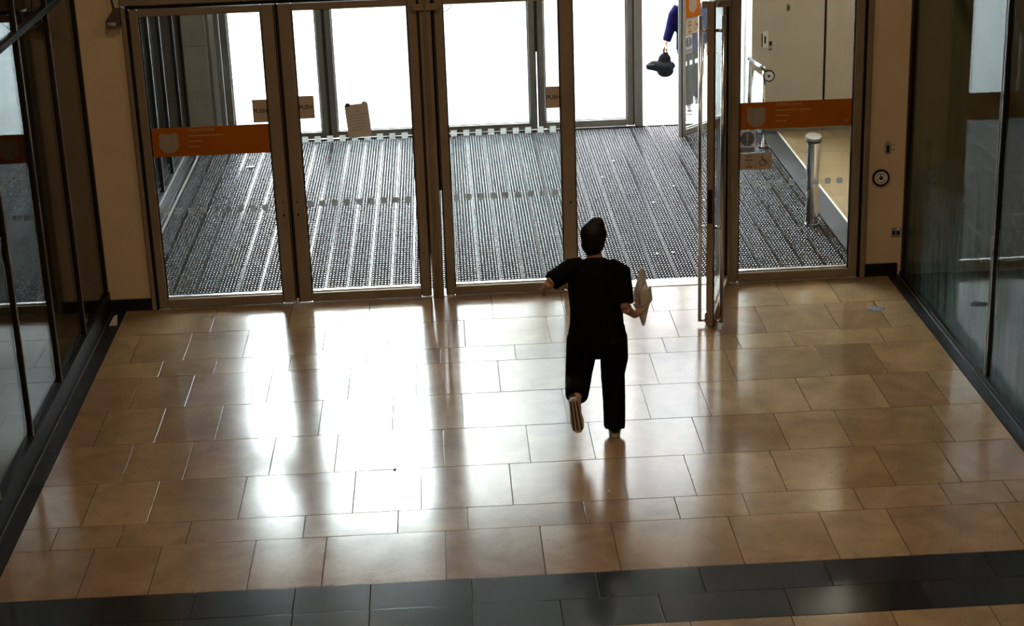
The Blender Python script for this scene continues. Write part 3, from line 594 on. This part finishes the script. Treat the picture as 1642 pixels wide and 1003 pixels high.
b = bx('orange_sticker', -0.94, -0.62, -0.0065, -0.0055, 1.46, 1.74, 'orange_film', fo); clock_sign(b, -0.78, 1.60, 0.085, -0.0066)
access_sign(fo, -0.94, -0.62, 1.26, 1.44, -0.0055); mandatory_sign(fo, -0.94, -0.79, 1.03, 1.25, -0.0055); square_row(fo, -0.91, -0.10, 0.905, 0.006, size=0.052)
fo.location = (3.575, YF-0.01, 0); fo.rotation_euler = (0, 0, math.radians(46.5))
tp = bx('trim_9', -2.74, 3.70, YF-0.03, YF+0.09, -0.02, 0.005, 'threshold_metal'); tag(tp, 'pale threshold strip under the outer doors', 'threshold', 'structure')

# guard rail with push button, bollard
gr = root('guard_rail', (3.78, 4.9, 0), 'steel guard rail with a round push button behind the side light', 'guard rail')
tube('post', [(3.785, 4.88, 0.005), (3.785, 4.88, 0.93)], 0.022, 'steel', gr); tube('post', [(3.715, 5.48, 0.005), (3.715, 5.48, 0.93)], 0.022, 'steel', gr)
tube('handrail', [(3.715, 5.50, 0.95), (3.785, 4.86, 0.95)], 0.026, 'steel', gr)
disc('foot_flange', (3.785, 4.88), 0.07, 'z', 0.0045, 0.02, 'steel', gr); disc('foot_flange', (3.715, 5.48), 0.06, 'z', 0.0045, 0.02, 'steel', gr)
ip = prism('infill_panel', [(3.78, 4.92), (3.72, 5.44), (3.726, 5.441), (3.786, 4.921)], 'z', 0.15, 0.85, 'door_glass', gr)
pbn = disc('push_button', (3.830, 0.875), 0.072, 'y', 4.825, 4.85, 'black_plastic', gr, 28); disc('white_face', (3.830, 0.875), 0.054, 'y', 4.818, 4.826, 'white_plastic', pbn, 28); disc('wheelchair_mark', (3.830, 0.875), 0.018, 'y', 4.814, 4.819, 'text_dark', pbn, 12)
bo = root('bollard', (3.712, 1.72, 0), 'brushed steel bollard with angled black-edged cap on the mat', 'bollard')
nseg = 28; V = []; F = []
for k in range(nseg):
    a = 2*math.pi*k/nseg; V.append((3.712+0.066*math.cos(a), 1.72+0.066*math.sin(a), 0.0045))
for k in range(nseg):
    a = 2*math.pi*k/nseg; V.append((3.712+0.066*math.cos(a), 1.72+0.066*math.sin(a), 0.90+0.035*math.sin(a)))
F = [(k, (k+1) % nseg, nseg+(k+1) % nseg, nseg+k) for k in range(nseg)] + [tuple(range(nseg, 2*nseg))]
centred('post', V, F, 'steel', bo, False)
for (r0, r1, za, zb, m, nm) in ((0.060, 0.082, 0.880, 0.905, 'black_plastic', 'cap_ring'), (0.0, 0.080, 0.905, 0.930, 'grey_plastic', 'cap')):
    c = ring(nm, (3.712, 1.72), max(r0, 0.001), r1, 'z', za, zb, m, bo, 28); c.rotation_euler = (math.radians(12), 0, 0)
disc('foot_flange', (3.712, 1.72), 0.075, 'z', 0.0045, 0.009, 'steel', bo, 24)
bx('reflective_tag', 3.640, 3.655, 1.66, 1.68, 0.30, 0.36, 'grey_plastic', bo)

# ------------------------------------------------------------------ street outside
pv = bx('ground_pavement', -40, 60, 6.29, 70, -0.3, -0.012, 'grey_paving'); tag(pv, 'pale street paving beyond the outer doors', 'pavement', 'structure')
def paving_relief():
    m = MATS['grey_paving']; t = m.node_tree; b = t.nodes['Principled BSDF']
    tc = N(t, 'ShaderNodeTexCoord'); br = N(t, 'ShaderNodeTexBrick'); br.inputs['Scale'].default_value = 1.0
    br.inputs['Brick Width'].default_value = 0.9; br.inputs['Row Height'].default_value = 0.45; br.inputs['Mortar Size'].default_value = 0.012
    br.inputs['Color1'].default_value = (1, 1, 1, 1); br.inputs['Color2'].default_value = (0.86, 0.86, 0.86, 1); br.inputs['Mortar'].default_value = (0.45, 0.45, 0.45, 1)
    mp = N(t, 'ShaderNodeMapping'); mp.inputs['Rotation'].default_value = (0, 0, math.radians(72)); t.links.new(tc.outputs['Object'], mp.inputs[0]); t.links.new(mp.outputs[0], br.inputs['Vector'])
    old = b.inputs['Base Color'].links[0].from_socket; mu = N(t, 'ShaderNodeMix', data_type='RGBA', blend_type='MULTIPLY'); mu.inputs[0].default_value = 1.0
    t.links.new(old, mu.inputs[6]); t.links.new(br.outputs['Color'], mu.inputs[7]); t.links.new(mu.outputs[2], b.inputs['Base Color'])
paving_relief()
cl = root('street_building', (16, 40, 0), 'pale stone street building opposite the outer doors', 'building')
bx('wall', 0.2, 34, 38, 48, 0, 24, 'facade_stone', cl)
for i in range(8):
    for j in range(5): bx('window', 2.2+i*4.0, 4.4+i*4.0, 37.9, 38.05, 2.0+j*4.4, 4.8+j*4.4, 'facade_window', cl)
bx('roof_edge', -0.1, 34.3, 37.7, 48.2, 24, 24.5, 'facade_stone', cl)

# lamp housings, set into the two ceilings
for (x, y) in HALL_LAMPS: ring('downlight_ring', (x, y), 0.18, 0.22, 'z', 6.53, 6.6, 'white_plastic', CEIL)
for (x, y) in VEST_LAMPS: ring('downlight_ring', (x, y), 0.16, 0.20, 'z', 5.305, 5.32, 'white_plastic', VCEIL)

# ------------------------------------------------------------------ people
def blob(name, parts, voxel, m, parent, loc=(0, 0, 0)):
    """parts: list of (points, radii) lofts and ('s', centre, (rx,ry,rz)) spheres, fused into one skin"""
    V, F = [], []
    for p in parts:
        if p[0] == 's':
            c, r = Vector(p[1]), p[2]; nu, nv = 16, 10; b0 = len(V)
            rot = p[3] if len(p) > 3 else Matrix.Identity(3)
            V.append(tuple(c + rot @ Vector((0, 0, -r[2]))))
            for i in range(1, nv):
                ph = -math.pi/2 + math.pi*i/nv
                for k in range(nu):
                    a = 2*math.pi*k/nu; V.append(tuple(c + rot @ Vector((r[0]*math.cos(ph)*math.cos(a), r[1]*math.cos(ph)*math.sin(a), r[2]*math.sin(ph)))))
            V.append(tuple(c + rot @ Vector((0, 0, r[2])))); top = len(V)-1
            for k in range(nu): F.append((b0, b0+1+(k+1) % nu, b0+1+k))
            for i in range(nv-2):
                q = b0+1+i*nu
                for k in range(nu): F.append((q+k, q+(k+1) % nu, q+nu+(k+1) % nu, q+nu+k))
            q = b0+1+(nv-2)*nu
            for k in range(nu): F.append((q+k, q+(k+1) % nu, top))
        else: tubegeo(p[0], p[1], 14, V, F)
    me = bpy.data.meshes.new(name); me.from_pydata(V, [], F); bm = bmesh.new(); bm.from_mesh(me); bmesh.ops.recalc_face_normals(bm, faces=bm.faces); bm.to_mesh(me); bm.free()
    o = link(name, me, m, parent); o.location = loc
    md = o.modifiers.new('fuse', 'REMESH'); md.mode = 'VOXEL'; md.voxel_size = voxel; md.use_smooth_shade = True
    s = o.modifiers.new('soften', 'SMOOTH'); s.factor = 0.5; s.iterations = 4
    return o
def hand(wrist, d, palm_n, side, curl=0.5, s=1.0):
    """palm, four fingers and a thumb; d: pointing direction, palm_n: palm normal, side: direction of the thumb"""
    w, d, n, t = Vector(wrist), Vector(d).normalized(), Vector(palm_n).normalized(), Vector(side).normalized()
    parts = [([w, w+d*0.03*s, w+d*0.088*s], [(0.024*s, 0.020*s), (0.030*s, 0.017*s), (0.036*s, 0.014*s)])]
    for i, L in enumerate((0.068, 0.078, 0.074, 0.058)):
        b = w + d*0.082*s + t*(0.030-0.020*i)*s
        a1, a2, a3 = curl*0.7, curl*1.5, curl*2.1
        p1 = b + (d*math.cos(a1)+n*math.sin(a1))*L*0.45*s; p2 = p1 + (d*math.cos(a2)+n*math.sin(a2))*L*0.32*s; p3 = p2 + (d*math.cos(a3)+n*math.sin(a3))*L*0.25*s
        parts.append(([b-d*0.02*s, b, p1, p2, p3], [0.009*s, 0.0095*s, 0.0088*s, 0.008*s, 0.0065*s]))
    b = w + d*0.03*s + t*0.028*s; p1 = b + (t*0.7+d*0.6+n*0.2).normalized()*0.038*s; p2 = p1 + (d*0.8+n*0.55+t*0.1).normalized()*0.032*s
    parts.append(([b-t*0.015*s, b, p1, p2], [0.013*s, 0.012*s, 0.0105*s, 0.008*s]))
    return parts
def rotx(a): return Matrix.Rotation(a, 3, 'X')
def head_parts(c, yaw=0.0):
    """head centre c, facing +y turned by yaw"""
    c = Vector(c); R = Matrix.Rotation(yaw, 3, 'Z'); L = lambda x, y, z: c + R @ Vector((x, y, z))
    P = [('s', L(0, -0.005, 0.025), (0.074, 0.092, 0.092), R), ('s', L(0, 0.015, -0.045), (0.058, 0.070, 0.066), R), ('s', L(0, 0.055, -0.088), (0.026, 0.024, 0.022), R),
         ([L(0, 0.080, 0.018), L(0, 0.098, -0.012), L(0, 0.103, -0.027)], [0.008, 0.011, 0.013]), ('s', L(0, 0.083, -0.055), (0.022, 0.010, 0.008), R), ('s', L(0, 0.082, -0.067), (0.019, 0.010, 0.008), R)]
    for s in (-1, 1): P += [('s', L(s*0.076, -0.008, -0.008), (0.009, 0.017, 0.030), R), ('s', L(s*0.030, 0.074, 0.022), (0.018, 0.012, 0.007), R)]
    return P, L

# the person hurrying towards the open doorway, seen from behind
PL = Vector((1.045, -3.36, 0))
hc = Vector((0.002, 0.175, 1.487)); HP, HL = head_parts(hc, -0.30)
Rk, Ra, Rh = (0.115, 0.07, 0.47), (0.112, -0.01, 0.085), (0.085, 0.05, 0.84)
Lk, La, Lh = (-0.135, 0.13, 0.465), (-0.180, -0.175, 0.365), (-0.085, 0.05, 0.84)
Ls, Le, Lw = (-0.180, 0.10, 1.305), (-0.345, 0.015, 1.225), (-0.372, 0.185, 1.125)
Rs, Re, Rw = (0.190, 0.09, 1.255), (0.205, -0.05, 1.020), (0.290, 0.055, 0.925)
body = HP + [
 ([(0, 0.170, 1.44), (0, 0.145, 1.38), (0, 0.11, 1.31)], [0.052, 0.054, 0.075]),
 ([(0, 0.05, 0.82), (0, 0.05, 0.92), (0, 0.06, 1.02), (0, 0.085, 1.16), (0, 0.105, 1.27), (0, 0.12, 1.33)], [(0.155, 0.105), (0.155, 0.105), (0.135, 0.095), (0.155, 0.105), (0.16, 0.095), (0.085, 0.065)]),
 ([Ls, Le], [0.047, 0.038]), ([Le, Lw], [0.037, 0.025]), ([Rs, Re], [0.047, 0.038]), ([Re, Rw], [0.037, 0.025]),
 ([Rh, Rk], [0.085, 0.055]), ([Rk, Ra], [0.052, 0.036]), ([Lh, Lk], [0.085, 0.055]), ([Lk, La], [0.052, 0.036]),
 ([Ra, (0.112, 0.09, 0.05)], [0.034, 0.03]), ([La, (-0.175, -0.175, 0.20)], [0.034, 0.03])]
body += hand(Lw, Vector(Lw)-Vector(Le), (1, 0.1, 0), (0.2, 0.5, 0.8), 0.7)
body += hand(Rw, (0.40, 0.75, 0.25), (-0.45, 0.1, 0.9), (-0.85, 0.5, 0.0), 0.75, 1.1)
pr = blob('person', body, 0.0075, 'skin', None, PL); tag(pr, 'person in black top and trousers running towards the open door, paper in hand', 'person')
for s in (-1, 1):
    e = blob('eye', [('s', HL(s*0.030, 0.079, 0.018), (0.011, 0.008, 0.008))], 0.004, 'eye_white', pr)
blob('lips', [('s', HL(0, 0.091, -0.060), (0.018, 0.006, 0.006))], 0.004, 'lip', pr)
hair = [('s', HL(0, -0.020, 0.050), (0.100, 0.108, 0.108)), ('s', HL(0, -0.045, -0.01), (0.088, 0.078, 0.095)), ('s', HL(0.015, -0.005, 0.115), (0.068, 0.080, 0.068)), ([HL(0, -0.062, -0.03), HL(0, -0.055, -0.095)], [(0.064, 0.035), (0.050, 0.026)])]
blob('hair', hair, 0.008, 'hair', pr)
sh = [([(0, 0.05, 0.80), (0, 0.05, 0.90), (0, 0.055, 1.00), (0, 0.08, 1.15), (0, 0.10, 1.26), (0, 0.118, 1.335), (0, 0.13, 1.36)], [(0.205, 0.135), (0.200, 0.130), (0.198, 0.128), (0.210, 0.132), (0.205, 0.118), (0.135, 0.085), (0.080, 0.068)]),
      ([(-0.10, 0.11, 1.315), Ls, Vector(Ls).lerp(Vector(Le), 0.55), Vector(Ls).lerp(Vector(Le), 0.92)], [0.072, 0.078, 0.074, 0.072]),
      ([(0.10, 0.11, 1.30), Rs, Vector(Rs).lerp(Vector(Re), 0.5), Vector(Rs).lerp(Vector(Re), 0.86)], [0.072, 0.076, 0.072, 0.070])]
blob('shirt', sh, 0.010, 'black_cloth', pr)
tr = [([(0, 0.05, 0.88), (0, 0.045, 0.80), (0, 0.03, 0.70), (0, 0.03, 0.63)], [(0.205, 0.130), (0.218, 0.145), (0.195, 0.135), (0.12, 0.09)]), ([(-0.11, 0.04, 0.78), (-0.125, 0.06, 0.60), Lk], [(0.118, 0.130), (0.112, 0.118), (0.104, 0.104)]), ([Lk, Vector(Lk).lerp(Vector(La), 0.5), Vector(Lk).lerp(Vector(La), 0.86)], [0.104, 0.095, 0.086]),
      ([(0.11, 0.03, 0.78), (0.125, 0.04, 0.60), Rk], [(0.116, 0.130), (0.106, 0.118), (0.092, 0.100)]), ([Rk, (0.118, 0.02, 0.28), (0.115, -0.015, 0.060)], [(0.092, 0.100), (0.086, 0.094), (0.082, 0.090)])]
blob('trousers', tr, 0.011, 'black_trouser', pr)
def shoe(parent, ankle, heel, toe, up, sole_m='shoe_sole', tread=False):
    """heel and toe on the sole plane, up: away from the ground"""
    h, t, u = Vector(heel), Vector(toe), Vector(up).normalized(); d = (t-h).normalized(); sd = d.cross(u)
    L = (t-h).length
    up_ = blob('shoe', [([h+d*0.02+u*0.045, h+d*L*0.3+u*0.05, h+d*L*0.65+u*0.040, h+d*(L-0.02)+u*0.030], [(0.036, 0.038), (0.040, 0.045), (0.046, 0.035), (0.030, 0.024)]), ([h+d*0.05+u*0.05, h+d*0.05+u*0.115], [0.042, 0.043])], 0.008, 'shoe_dark', parent)
    V, F = [], []; prof = [(-0.005, 0.022), (0.02, 0.036), (L*0.35, 0.036), (L*0.65, 0.049), (L*0.88, 0.042), (L+0.002, 0.018)]
    out = [(a, w_) for a, w_ in prof] + [(a, -w_) for a, w_ in prof[::-1]]; n = len(out)
    for hgt in (-0.004, 0.024):
        for a, w_ in out: V.append(tuple(h+d*a+sd*w_+u*hgt))
    F = [tuple(range(n)), tuple(range(n, 2*n))[::-1]] + [(i, (i+1) % n, n+(i+1) % n, n+i) for i in range(n)]
    me = bpy.data.meshes.new('sole'); me.from_pydata(V, [], F); bm = bmesh.new(); bm.from_mesh(me); bmesh.ops.recalc_face_normals(bm, faces=bm.faces); bm.to_mesh(me); bm.free()
    link('sole', me, sole_m, up_)
    if tread:
        for k, off in enumerate((-0.026, -0.004, 0.020)):
            a0, a1 = L*0.06, L*0.93; Vv = []
            for hgt in (-0.006, -0.001):
                for a, w_ in ((a0, off-0.006), (a1, off*1.25-0.007), (a1, off*1.25+0.007), (a0, off+0.006)): Vv.append(tuple(h+d*a+sd*w_+u*hgt))
            m2 = bpy.data.meshes.new('tread'); m2.from_pydata(Vv, [], [(0, 1, 2, 3), (4, 7, 6, 5), (0, 4, 5, 1), (1, 5, 6, 2), (2, 6, 7, 3), (3, 7, 4, 0)]); link('tread', m2, 'shoe_tread', up_)
    return up_
shoe(pr, Ra, (0.112, -0.055, 0.004), (0.135, 0.215, 0.004), (0, 0, 1))
shoe(pr, La, (-0.205, -0.245, 0.405), (-0.170, -0.215, 0.125), (0.0, 0.985, 0.12), 'shoe_sole', True)

# crumpled sheets of paper in the hand
pp = root('crumpled_paper', PL + Vector((0.335, 0.16, 0.985)), 'crumpled pale sheets of paper in the hand of the running person', 'paper')
def sheet(name, rows, m, parent):
    V = [p for r in rows for p in r]; nr, ncol = len(rows), len(rows[0]); F = [(i*ncol+k, i*ncol+k+1, (i+1)*ncol+k+1, (i+1)*ncol+k) for i in range(nr-1) for k in range(ncol-1)]
    me = bpy.data.meshes.new(name); me.from_pydata(V, [], F); o = link(name, me, m, parent); s = o.modifiers.new('thick', 'SOLIDIFY'); s.thickness = 0.002; return o
sheet('sheet', [[(-0.035, 0.02, -0.02), (0.02, 0.0, -0.03), (0.075, 0.02, 0.0)], [(-0.045, 0.03, 0.07), (0.0, 0.0, 0.08), (0.07, 0.03, 0.09)], [(-0.015, 0.04, 0.17), (0.02, 0.015, 0.16), (0.055, 0.05, 0.15)], [(0.005, 0.05, 0.255), (0.022, 0.035, 0.265), (0.042, 0.06, 0.215)]], 'paper', pp)
sheet('sheet', [[(-0.06, -0.03, 0.01), (0.01, -0.055, 0.0), (0.08, -0.02, 0.03)], [(-0.02, -0.03, -0.06), (0.015, -0.05, -0.07), (0.06, -0.02, -0.04)], [(0.012, -0.03, -0.165), (0.022, -0.04, -0.17), (0.034, -0.03, -0.15)]], 'paper', pp)
sheet('sheet', [[(0.0, -0.03, -0.03), (0.05, -0.04, -0.02), (0.095, 0.0, 0.02)], [(0.0, -0.02, 0.10), (0.055, -0.02, 0.11), (0.085, 0.01, 0.13)]], 'paper', pp)

# the person outside, coming through the open outer door with a bag
QL = Vector((3.17, 6.93, 0))
hc2 = Vector((0.03, -0.06, 1.60)); R180 = math.pi
HP2, HL2 = head_parts(hc2, R180)
b2 = HP2 + [([(0.03, -0.05, 1.56), (0.03, -0.02, 1.46), (0.03, 0, 1.38)], [0.052, 0.055, 0.08]),
 ([(0.03, 0, 0.86), (0.03, 0, 1.0), (0.03, 0, 1.2), (0.03, 0, 1.34), (0.03, 0, 1.40)], [(0.15, 0.10), (0.145, 0.095), (0.16, 0.11), (0.15, 0.095), (0.07, 0.06)]),
 ([(-0.15, 0, 1.34), (-0.215, 0.03, 1.10)], [0.045, 0.038]), ([(-0.215, 0.03, 1.10), (-0.295, -0.03, 0.90)], [0.036, 0.025]),
 ([(0.21, 0, 1.34), (0.25, 0.03, 1.08)], [0.045, 0.038]), ([(0.25, 0.03, 1.08), (0.24, -0.10, 0.86)], [0.036, 0.025]),
 ([(-0.05, 0, 0.84), (-0.02, -0.06, 0.47), (0.0, -0.02, 0.09)], [0.08, 0.055, 0.036]), ([(0.11, 0, 0.84), (0.13, 0.06, 0.48), (0.15, 0.28, 0.13)], [0.08, 0.055, 0.036])]
b2 += hand((-0.295, -0.03, 0.90), (-0.15, -0.05, -1), (0.9, 0, -0.1), (0, -1, 0), 0.9); b2 += hand((0.24, -0.10, 0.86), (0, -0.1, -1), (-1, 0, 0), (0, -1, 0), 0.5)
p2 = blob('person', b2, 0.009, 'skin', None, QL); tag(p2, 'person outside the open outer door in navy jacket carrying a bag', 'person')
blob('hair', [('s', HL2(0, -0.02, 0.05), (0.085, 0.095, 0.090)), ('s', HL2(0, -0.045, 0.0), (0.077, 0.065, 0.08))], 0.010, 'hair', p2)
blob('jacket', [([(0.03, 0, 0.80), (0.03, 0, 1.0), (0.03, 0, 1.2), (0.03, 0, 1.35), (0.03, -0.01, 1.44)], [(0.19, 0.135), (0.185, 0.13), (0.20, 0.135), (0.185, 0.115), (0.085, 0.08)]),
   ([(-0.12, 0, 1.35), (-0.185, 0.01, 1.25), (-0.22, 0.03, 1.10)], [0.075, 0.075, 0.070]), ([(-0.22, 0.03, 1.10), (-0.285, -0.02, 0.925)], [0.068, 0.056]),
   ([(0.18, 0, 1.35), (0.23, 0.01, 1.25), (0.255, 0.03, 1.08)], [0.075, 0.075, 0.07]), ([(0.255, 0.03, 1.08), (0.245, -0.08, 0.89)], [0.068, 0.056])], 0.012, 'navy_jacket', p2)
blob('trousers', [([(0.03, 0, 0.90), (0.03, 0, 0.76)], [(0.17, 0.12), (0.18, 0.125)]), ([(-0.045, 0, 0.82), (-0.03, -0.05, 0.50), (0.0, -0.02, 0.09)], [0.100, 0.082, 0.068]), ([(0.11, 0, 0.82), (0.13, 0.06, 0.50), (0.15, 0.26, 0.15)], [0.100, 0.082, 0.068])], 0.012, 'grey_trouser', p2)
shoe(p2, None, (0.0, 0.03, 0.0), (-0.01, -0.22, 0.0), (0, 0, 1)); shoe(p2, None, (0.15, 0.34, 0.14), (0.15, 0.16, 0.0), (0, 0.6, 0.8))
bgr = root('hold_bag', QL + Vector((-0.355, -0.05, 0.60)), 'dark grey soft bag hanging from the hand of the person outside', 'bag'); OFF[bgr.name] = Vector()
blob('bag_body', [([(-0.20, 0, 0.0), (-0.12, 0, 0.02), (0.0, 0.0, 0.0), (0.12, 0, 0.0), (0.17, 0, 0.03)], [(0.03, 0.03), (0.055, 0.065), (0.095, 0.075), (0.085, 0.07), (0.03, 0.03)]), ('s', (0.04, 0, 0.09), (0.085, 0.05, 0.09)), ('s', (0.05, 0, -0.06), (0.11, 0.06, 0.08)), ([(0.03, 0, 0.10), (0.045, 0, 0.19)], [(0.06, 0.04), (0.022, 0.02)])], 0.010, 'bag_grey', bgr)
tube('strap', [(0.035, 0.0, 0.15), (0.03, 0.0, 0.215), (0.045, 0.0, 0.25), (0.065, 0.0, 0.215), (0.10, 0, 0.08)], 0.012, 'black_cloth', bgr, 8)
blob('bag_pocket', [([(-0.19, -0.04, 0.03), (-0.09, -0.062, 0.04)], [(0.025, 0.012), (0.032, 0.012)])], 0.008, 'black_cloth', bgr)

# ------------------------------------------------------------------ small things on the floor
def scrap(name, x, y, pts, m, label, cat, h=0.004, z=0.0015, group=None):
    o = prism(name, [(x+a, y+b) for a, b in pts], 'z', z, z+h, m); tag(o, label, cat, group=group); return o
scrap('floor_patch', 3.748, -0.90, [(0.085*math.cos(a)*(1+0.15*math.sin(5*a)), 0.060*math.sin(a)*(1+0.2*math.cos(4*a))) for a in [2*math.pi*k/18 for k in range(18)]], 'grey_patch', 'grey oval patch on the tiles near the glazed wall with line film', 'stain', 0.0012)
o = prism('paper_scrap', [(-3.135, 0.0), (-3.06, 0.0), (-3.055, 0.10), (-3.085, 0.085)], 'y', -0.40, -0.385, 'paper'); o.rotation_euler = (math.radians(-20), 0, 0); tag(o, 'white torn paper scrap leaning on the black border by the pier', 'paper')
scrap('pebble', 1.02, -4.35, [(0.011*math.cos(a), 0.009*math.sin(a)) for a in [k*math.pi/4 for k in range(8)]], 'white_plastic', 'tiny white pebble on the tiles behind the runner', 'pebble', 0.010)
scrap('dirt_crumb', -0.493, -3.80, [(0.011*math.cos(a), 0.011*math.sin(a)) for a in [k*math.pi/4 for k in range(8)]], 'black_plastic', 'dark crumb in the bright glare on the floor', 'crumb', 0.008)
scrap('paper_litter', -2.36, 4.98, [(-0.05, 0), (0.0, 0.03), (0.05, 0.01), (0.01, -0.02)], 'white_plastic', 'white litter scrap on the mat behind door one', 'litter', 0.01)
for i_, (x_, y_) in enumerate(((1.95, 4.55), (1.75, 3.85), (2.50, 3.35), (2.20, 2.75), (2.75, 2.75), (2.02, 0.95), (2.18, 0.98), (3.05, 3.35))):
    scrap('litter_fleck', x_, y_, [(-0.016, 0), (0.0, 0.016), (0.018, 0.004), (0.004, -0.012)], 'white_plastic', 'tiny white litter fleck on the mat in the open doorway', 'litter', 0.004, 0.002, 'litter flecks on the mat')

# labels of the plain structure around the view
LAB = {'wall_shop_left': 'dark rear wall inside the shop behind the close mullions', 'wall_shop_right': 'dark rear wall inside the shop behind the line film', 'floor_shop_left': 'dark floor inside the shop behind the close mullions',
 'floor_shop_right': 'dark floor inside the shop behind the line film', 'ceiling_shop_left': 'dark ceiling inside the shop behind the close mullions', 'ceiling_shop_right': 'dark ceiling inside the shop behind the line film',
 'wall_shop_end_left': 'dark end wall of the shop behind the close mullions', 'wall_shop_end_right': 'dark end wall of the shop behind the line film', 'wall_upper_left': 'brown wall above the close-mullioned glazing',
 'wall_upper_right': 'brown wall above the wide-paned glazing', 'wall_rear_left': 'brown hall wall past the close-mullioned glazing', 'wall_rear_right': 'brown hall wall past the wide-paned glazing', 'wall_back': 'brown end wall of the hall behind the viewer',
 'ceiling': 'pale hall ceiling with recessed downlights', 'wall_behind_shop_left': 'dark party wall between the shop and the lobby glazing', 'wall_behind_shop_right': 'dark party wall beyond the cream pier',
 'wall_fascia': 'cream fascia wall high above the inner doors', 'wall_shop_vestibule': 'dark wall behind the lobby side glazing', 'floor_shop_vestibule': 'dark floor behind the lobby side glazing', 'wall_shop_vestibule_end': 'dark end wall behind the lobby side glazing',
 'wall_vestibule_side': 'cream end wall of the lobby beyond the bollard', 'ceiling_vestibule': 'pale lobby ceiling with recessed downlights'}
for k_, l_ in LAB.items():
    o = bpy.data.objects[k_]; tag(o, l_, k_.split('_')[0], 'structure')
